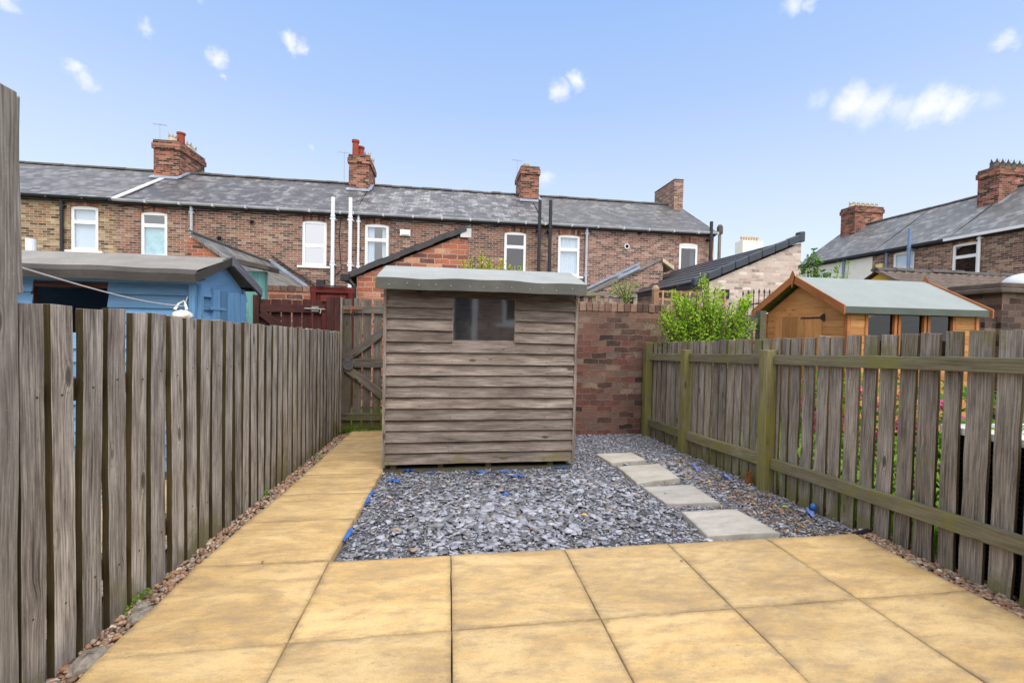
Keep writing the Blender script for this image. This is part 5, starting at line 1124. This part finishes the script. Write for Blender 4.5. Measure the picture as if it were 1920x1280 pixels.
def shrub(name, label, cat, base, shoots, lsize, per, mats, stem, spread=.05, jitter=.3, dens_pow=1.0, group=None, asp=.45, extra=None):
    t = thing(name, label, cat, base, group); b = MB(); pts = []; base = Vector(base)
    for tip, bend in shoots:
        tip = Vector(tip); mid = base.lerp(tip, .5)+Vector((random.uniform(-1, 1)*bend, random.uniform(-1, 1)*bend, bend*.6)); prv = None; cur = []
        for k in range(9): q = k/8; cur.append(base*(1-q)**2+mid*2*q*(1-q)+tip*q*q)
        b.tube(cur, [.010*(1-.75*k/8)+.0015 for k in range(9)], 5)
        for k in range(per):
            q = random.random()**dens_pow; p = base*(1-q)**2+mid*2*q*(1-q)+tip*q*q; sp = spread*(1.15-.75*q)
            pts.append((p.x+random.gauss(0, sp), p.y+random.gauss(0, sp), p.z+random.gauss(0, sp*.8)))
    b.build('stem', stem, t)
    pts = np.array(pts)
    leaves('foliage', pts, lsize, mats[0], t, .35, asp)
    if extra is not None: leaves('bright_foliage', extra[0], extra[1], mats[1], t, .5, asp)
    return t
STEM = plain('green brown stem', c(86, 84, 52), .8, .2, .2, 8)
L_BUSH = leafmat('yellow green leaf', [(0, c(70, 108, 26)), (.35, c(126, 166, 38)), (.65, c(168, 200, 54)), (1, c(206, 222, 90))], .45)
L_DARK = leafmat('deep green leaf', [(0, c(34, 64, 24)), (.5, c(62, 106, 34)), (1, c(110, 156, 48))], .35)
L_MIX = leafmat('yellow and russet leaf', [(0, c(104, 132, 40)), (.5, c(160, 178, 60)), (.8, c(206, 196, 80)), (1, c(206, 142, 64))], .4)
L_PALE = leafmat('pale green leaf', [(0, c(84, 120, 60)), (.5, c(120, 156, 78)), (1, c(170, 190, 110))], .4)
BB = Vector((3.1, 4.98, .35))
tips = []
for px, py in ((1245, 590), (1262, 548), (1285, 552), (1300, 575), (1322, 518), (1330, 560), (1348, 540), (1352, 580), (1375, 570), (1395, 560), (1410, 552), (1405, 600), (1380, 615), (1270, 610), (1255, 630), (1290, 600), (1310, 595), (1340, 600), (1360, 610), (1315, 545), (1275, 570), (1300, 625), (1330, 630), (1365, 632), (1250, 575), (1388, 590)):
    for r_ in range(4): tips.append((Yp(px+random.uniform(-10, 10), py+random.uniform(-6, 14), 4.98+random.uniform(-.16, .14)), .12))
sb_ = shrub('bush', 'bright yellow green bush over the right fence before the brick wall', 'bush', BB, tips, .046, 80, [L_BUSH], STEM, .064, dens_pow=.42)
sp_ = []
for (x0_, y0_), (x1_, y1_) in (((1332, 600), (1321, 514)), ((1285, 610), (1262, 544)), ((1300, 600), (1284, 552)), ((1385, 605), (1410, 550)), ((1345, 600), (1350, 535)), ((1375, 610), (1398, 570)), ((1270, 625), (1242, 590))):
    for _ in range(150): t_ = random.random(); sp_.append(tuple(Yp(x0_+(x1_-x0_)*t_+random.gauss(0, 5*(1.3-t_)), y0_+(y1_-y0_)*t_+random.gauss(0, 2), 4.95+random.gauss(0, .03))))
leaves('shoot_foliage', np.array(sp_), .042, L_BUSH, sb_, .6)
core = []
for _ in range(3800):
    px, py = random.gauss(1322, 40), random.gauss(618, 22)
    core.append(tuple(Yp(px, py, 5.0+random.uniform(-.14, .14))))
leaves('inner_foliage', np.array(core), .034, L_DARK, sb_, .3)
tips = [(Yp(px+random.uniform(-5, 5), py+random.uniform(-4, 6), 5.9+random.uniform(-.1, .1)), .08) for px, py in ((872, 492), (885, 480), (905, 476), (918, 486), (930, 500), (945, 490), (960, 505), (980, 502), (900, 495), (890, 500), (955, 500), (915, 498)) for _ in range(2)]
shrub('bush', 'yellow and russet leaved bush showing above the grey shed roof', 'bush', (.55, 5.9, .6), tips, .055, 70, [L_MIX], STEM, .055, dens_pow=.35)
tips = [(Yp(px, py, 5.64+random.uniform(-.03, .08)), .05) for px, py in ((1150, 535), (1158, 528), (1172, 532), (1185, 526), (1195, 535), (1168, 545), (1180, 548), (1145, 545))]
shrub('wall_plant', 'small leafy green plant growing on top of the brick wall', 'plant', (Yp(1175, 570, 5.64).x, 5.64, 1.58), tips, .055, 26, [L_PALE], STEM, .02, dens_pow=.6, asp=.4)
tips = [(Yp(px+random.uniform(-4, 4), py+random.uniform(-4, 4), 8+random.uniform(-.2, .2)), .15) for px, py in ((1515, 480), (1522, 470), (1530, 492), (1508, 495), (1540, 510), (1535, 480), (1518, 505), (1550, 515), (1528, 518)) for _ in range(2)]
shrub('tree_sapling', 'slender leafy sapling behind orange shed, before the white house, at the left', 'sapling', (Yp(1525, 600, 8).x, 8, .4), tips, .10, 26, [L_DARK], STEM, .06, dens_pow=.35, asp=.5)
tips = [(Yp(px, py, 8.3+random.uniform(-.2, .2)), .2) for px, py in ((1560, 505), (1575, 495), (1585, 490), (1592, 488), (1570, 515), (1580, 520), (1560, 525))]
shrub('tree_sapling', 'wispy arching branch of pale leaves in front of the white house', 'sapling', (Yp(1550, 600, 8.3).x, 8.3, .4), tips, .11, 24, [L_PALE], STEM, .05, dens_pow=.4, asp=.4)
tips = [(Yp(px, py, 6.9), .06) for px, py in ((1792, 548), (1800, 555), (1818, 542), (1815, 558), (1825, 570), (1806, 570))]
shrub('flowering_plant', 'small plant with cream flower heads behind the right end of orange shed', 'plant', (Yp(1812, 640, 6.9).x, 6.9, .4), tips, .05, 16, [leafmat('cream blossom', [(0, c(190, 170, 90)), (1, c(232, 214, 140))], .3)], STEM, .03, dens_pow=.15)
tips = [(Yp(px, py, 5.8), .05) for px, py in ((960, 506), (972, 502), (985, 508), (980, 515))]
# flower border behind right fence
PINK = leafmat('pink petal', [(0, c(196, 40, 128)), (1, c(240, 110, 190))], .3)
fb = thing('flower_border', 'green leafy border with bright pink flowers glimpsed through the right fence', 'plants', (2.95, 2.7, -.05))
P_ = np.stack([rng.normal(2.95, .14, 4200), rng.uniform(1.75, 3.3, 4200), rng.uniform(-.02, .95, 4200)], -1); P_ = P_[(P_[:, 2] < .95-.3*np.abs(P_[:, 0]-2.95)) & (P_[:, 0] > 2.76)]
leaves('foliage', P_, .06, leafmat('border leaf', [(0, c(48, 84, 26)), (.5, c(92, 136, 44)), (1, c(150, 182, 80))], .4), fb, .3)
cs_ = [(max(2.76, random.gauss(2.84, .05)), random.uniform(1.85, 3.1), random.uniform(.25, .85)) for _ in range(60)]
for_f = np.array([(x+random.gauss(0, .018), y+random.gauss(0, .018), z+random.gauss(0, .015)) for x, y, z in cs_ for _ in range(14)]); leaves('flower', for_f, .035, PINK, fb, .4, .8)
# wire mesh planter with white top
wp = thing('mesh_planter', 'dark wire mesh planter with a white rim behind the right fence', 'planter', (2.95, 1.6, -.03))
b = MB()
for k in range(26): z = .0+k*.027; b.box((2.70, .9, z), (2.706, 2.02, z+.007)); b.box((2.70, 2.014, z), (3.2, 2.02, z+.007))
for k in range(40): y_ = .9+k*.028; b.box((2.700, y_, 0), (2.704, y_+.006, .7))
for k in range(16): x_ = 2.70+k*.032; b.box((x_, 2.016, 0), (x_+.006, 2.02, .7))
b.build('wire_mesh', BLACKP, wp)
b = MB(); b.box((2.72, .92, -.03), (3.18, 2.0, .69), grain=False); b.build('lining', DARKIN, wp)
b = MB(); b.box((2.68, .88, .70), (3.22, 2.04, .735), grain=False); b.build('rim', WHITE, wp)
# grass at the gate foot and lawn behind right fence
def grass(name, n, sampler, h, mat):
    P = sampler(n); n = len(P); hh = h*rng.uniform(.4, 1.2, n); a = rng.uniform(0, 6.28, n); wd = .003+.002*rng.random(n); lean = rng.normal(0, .35, (n, 2))*hh[:, None]
    A = np.stack([P[:, 0]-wd*np.cos(a), P[:, 1]-wd*np.sin(a), P[:, 2]], -1); B = np.stack([P[:, 0]+wd*np.cos(a), P[:, 1]+wd*np.sin(a), P[:, 2]], -1); C_ = np.stack([P[:, 0]+lean[:, 0], P[:, 1]+lean[:, 1], P[:, 2]+hh], -1)
    V = np.stack([A, B, C_], 1).reshape(-1, 3); F = np.arange(n*3).reshape(-1, 3); return struct(arr_mesh(name, V, [F], rng.random(n), mat), 'stuff')
GR = leafmat('grass blade', [(0, c(70, 110, 30)), (.5, c(112, 156, 44)), (1, c(160, 190, 80))], .4)
grass('grass', 5000, lambda n: np.stack([rng.uniform(-2.3, -.3, n), rng.uniform(5.86, 7.2, n), np.full(n, -.15)], -1), .13, GR)
grass('grass', 1200, lambda n: np.stack([rng.uniform(-1.34, -.4, n), rng.uniform(5.78, 5.92, n), np.full(n, -.14)], -1), .07, GR)
grass('grass', 9000, lambda n: np.stack([rng.uniform(2.72, 3.4, n), rng.uniform(1.2, 5.2, n), np.full(n, -.09)], -1), .16, GR)
WL = leafmat('weed leaf', [(0, c(70, 120, 30)), (1, c(150, 190, 60))], .4)
for (px, py, s, l) in ((262, 1120, .032, 'bright green weed at the left fence foot, nearest the camera'), (215, 1140, .045, 'small green weed poking between two left fence boards'), (600, 862, .05, 'low mossy weed by the left fence near the gate'), (498, 930, .035, 'tiny green weed among left pebbles halfway along the fence')):
    p = Gp(px, py, -.02); p.x = max(p.x, FX+.012)
    pts = np.array([(p.x+random.gauss(0, s*.3), p.y+random.gauss(0, s*.5), p.z+random.uniform(0, s)) for _ in range(26)]); o = leaves('weed', pts, .018, WL, None, .6, .7); tag(o, l, 'weed', 'weeds along the left fence')

# ---------------------------------------------------------------- small things on the ground
def scrap(px, py, L, W_, rot, label, colr, crumple=.012):
    p = Gp(px, py, -.022); b = MB(); n, m_ = 10, 4; ca, sa = math.cos(rot), math.sin(rot); G_ = {}
    for i in range(n+1):
        for j in range(m_+1):
            u, v = (i/n-.5)*L, (j/m_-.5)*W_*(1-.35*abs(i/n-.5)*2+random.uniform(-.2, .2)); G_[i, j] = (p.x+u*ca-v*sa, p.y+u*sa+v*ca, p.z+random.uniform(-crumple, crumple)*.5+.012+.005*math.sin(i*1.3+j))
    for i in range(n):
        for j in range(m_): b.face([G_[i, j], G_[i+1, j], G_[i+1, j+1], G_[i, j+1]])
    tag(b.build('plastic_scrap', colr, None, smooth=True), label, 'plastic scrap', 'blue plastic sheet scraps in the slate')
BLU = plain('bright blue plastic sheet', c(52, 104, 184), .4, .45, .2, 20); BLU2 = plain('pale blue plastic sheet', c(112, 138, 206), .45, .4, .2, 20)
for a in ((920, 886, .42, .03, 0, 'long bright blue plastic strip at the grey shed foot'), (968, 894, .13, .03, .1, 'short blue plastic strip just in front of the long blue strip'), (1050, 878, .16, .035, .2, 'blue plastic scrap at the right front corner of grey shed'), (767, 883, .09, .04, .2, 'small blue plastic scrap at the left front corner of grey shed'), (738, 902, .12, .05, -.4, 'crumpled blue plastic scrap beside the path near the shed'), (811, 886, .05, .025, 0, 'tiny blue plastic scrap left of the long blue strip'), (947, 929, .05, .03, .3, 'small blue plastic speck in the middle of slate bed')): scrap(*a[:5], a[5], BLU)
for a in ((652, 1005, .16, .03, 1.5, 'blue plastic edge showing beside path, nearest the patio'), (692, 935, .3, .025, 1.55, 'long thin blue plastic edge along the path side'), (1305, 878, .26, .034, 1.2, 'pale blue plastic strip near the second right fence post'), (1365, 896, .26, .034, 1.25, 'pale blue plastic strip left of the thick third fence post'), (1520, 963, .16, .034, 1.1, 'pale blue plastic strip by the fence near the patio corner')): scrap(*a[:5], a[5], BLU2 if 'pale' in a[5] else BLU)
p = Gp(1525, 953, -.01); tag(blob(p.x, p.y, p.z+.012, .022, .022, .026, .04).build('bottle_cap', BLU, None, smooth=True), 'small round blue plastic cap by the right fence', 'cap')
p = Gp(1625, 996, -.01); b = MB(); b.obox((p.x-.11, p.y, p.z-.008), (.2, .035, .012), (.008, -.028, .004), (0, .002, .008)); tag(b.build('edging_strip', plain('dark navy plastic', c(30, 34, 52), .5), None, .003), 'dark navy plastic strip at the patio corner by right fence', 'plastic strip')
p = Gp(1403, 905, -.03); b = MB()
for k in range(7): b.tube([(p.x+random.uniform(-.02, .02), p.y+random.uniform(-.02, .02), p.z-.03), (p.x+random.uniform(-.03, .03), p.y+random.uniform(-.03, .03), p.z+random.uniform(.06, .12))], [.013, .006], 5)
tag(b.build('plant_stump', wood('brown dead stem', c(86, 54, 34), c(132, 88, 56), c(170, 122, 82), knots=False)), 'dry brown plant stump left of the thick third fence post', 'stump')
def leaf(p, L, W_, d, nrm, mat, label, name='fallen_leaf'):
    d = Vector(d).normalized(); s = d.cross(Vector(nrm)).normalized(); u = s.cross(d); b = MB(); n = 6; A_ = []
    for i in range(n+1): t = i/n; wd = W_*math.sin(math.pi*t)**.8*.5; c0 = Vector(p)+d*(L*(t-.5))+u*(.1*L*math.sin(math.pi*t)); A_.append((c0+s*wd+u*wd*.4, c0, c0-s*wd+u*wd*.4))
    for i in range(n):
        for k in (0, 1): b.face([A_[i][k], A_[i+1][k], A_[i+1][k+1], A_[i][k+1]])
    tag(b.build(name, mat, None, merge=True), label, 'leaf', 'fallen leaves')
LG = plain('green fallen leaf', c(150, 178, 70), .6, .3, .15, 40); LY = plain('yellow fallen leaf', c(204, 164, 84), .6, .3, .2, 40); LB = plain('brown fallen leaf', c(150, 104, 66), .7, .2, .3, 40)
q = Xp(1501, 845, 2.632); leaf(q, .09, .028, (0, -.25, 1), (-1, 0, 0), LG, 'yellow green leaf caught upright on the right fence picket')
for px, py, m_, l in ((1473, 951, LG, 'flat green leaf on slate near the right fence'), (1096, 966, LY, 'small yellow leaf on slate nearest the patio centre'), (1155, 910, LY, 'pale brown leaf on slate left of stepping stones'), (728, 944, LB, 'orange brown leaf on slate near path'), (1465, 958, LB, 'brown leaf beside the flat green leaf'), (492, 1053, LB, 'dark brown leaf in the joint where path meets patio'), (1278, 1051, LB, 'tiny dark leaf on a patio slab near the slate')):
    leaf(Gp(px, py, .006), .05 if not ('tiny' in l or 'dark' in l) else .02, .028 if not ('tiny' in l or 'dark' in l) else .012, (math.cos(px), math.sin(px), .15), (0, 0, 1), m_, l)
# brown dry litter along right fence and twigs
lit = M('dry litter', .85, .2); lit.col(lit.ramp(lit.rnd, [(0, c(90, 66, 48)), (.5, c(140, 110, 82)), (1, c(186, 164, 136))]))
chips('leaf_litter', 900, lambda n: np.stack([rng.normal(2.3, .13, n), rng.uniform(2.36, 4.2, n)], -1), -.02, .006, .022, lit.m, .4, 1.3)
chips('leaf_litter', 260, lambda n: np.stack([rng.uniform(-.5, 2.2, n), rng.uniform(2.36, 3.9, n)], -1), -.014, .006, .02, lit.m, .4, 1.3)
b = MB()
stn = M('grey rubble stone', .85, .2); sn_ = stn.noise(stn.pos, 30, 5, .7); stn.col(stn.ramp(sn_, [(.3, c(96, 88, 80)), (.7, c(162, 152, 140))])); stn.bump(sn_, .6, .01)
for px, py, s, l in ((270, 1150, .055, 'grey rubble stone at the left fence foot nearest the camera'), (175, 1235, .07, 'large grey rubble stone at the bottom left corner'), (270, 1135, .04, 'small grey rubble stone behind the nearest one by left fence')):
    p = Gp(px, py, -.01); p.x -= .01; tag(blob(p.x, p.y, p.z-.006, s*.75, s, s*.42, .12, 12, 8).build('stone', stn.m, None), l, 'stone', 'rubble stones by the left fence')

# ---------------------------------------------------------------- the house behind the camera, seen in the shed window
oh = thing('brick_house', 'red brick house behind the camera reflected in the grey shed window', 'house', (0, -2, 0))
def oxf(u, d, z): return (u, -1.6+d, z)
b = MB(oxf); wall_holes(b, -3.5, 5.0, -.2, 2.5, [(.05, .62, 0.0, 2.05), (1.16, 2.3, 1.35, 2.3)]); b.build('wall', BR_D, oh)
b = MB(oxf); b.box((.05, -.09, 0), (.12, -.03, 2.05), grain=False); b.box((.5, -.09, 0), (.62, -.02, 2.05), grain=False); b.box((.12, -.09, 1.97), (.5, -.03, 2.05), grain=False); b.build('door_frame', WHITE, oh)
b = MB(oxf); b.face([(.12, -.06, 0), (.5, -.06, 0), (.5, -.06, 1.97), (.12, -.06, 1.97)]); b.build('door', plain('dark blue door glass', c(34, 46, 72), .15, .5, .3, 3), oh)
window(oh, oxf, 1.16, 2.3, 1.35, 2.3, style='none', gl=GLASS_DARK, arch=False)
b = MB(); b.obox((-3.6, -1.5, 2.5), (8.7, 0, 0), (0, -3, .15), (0, 0, .12), grain=False); b.build('roof', DARK_EDGE, oh)
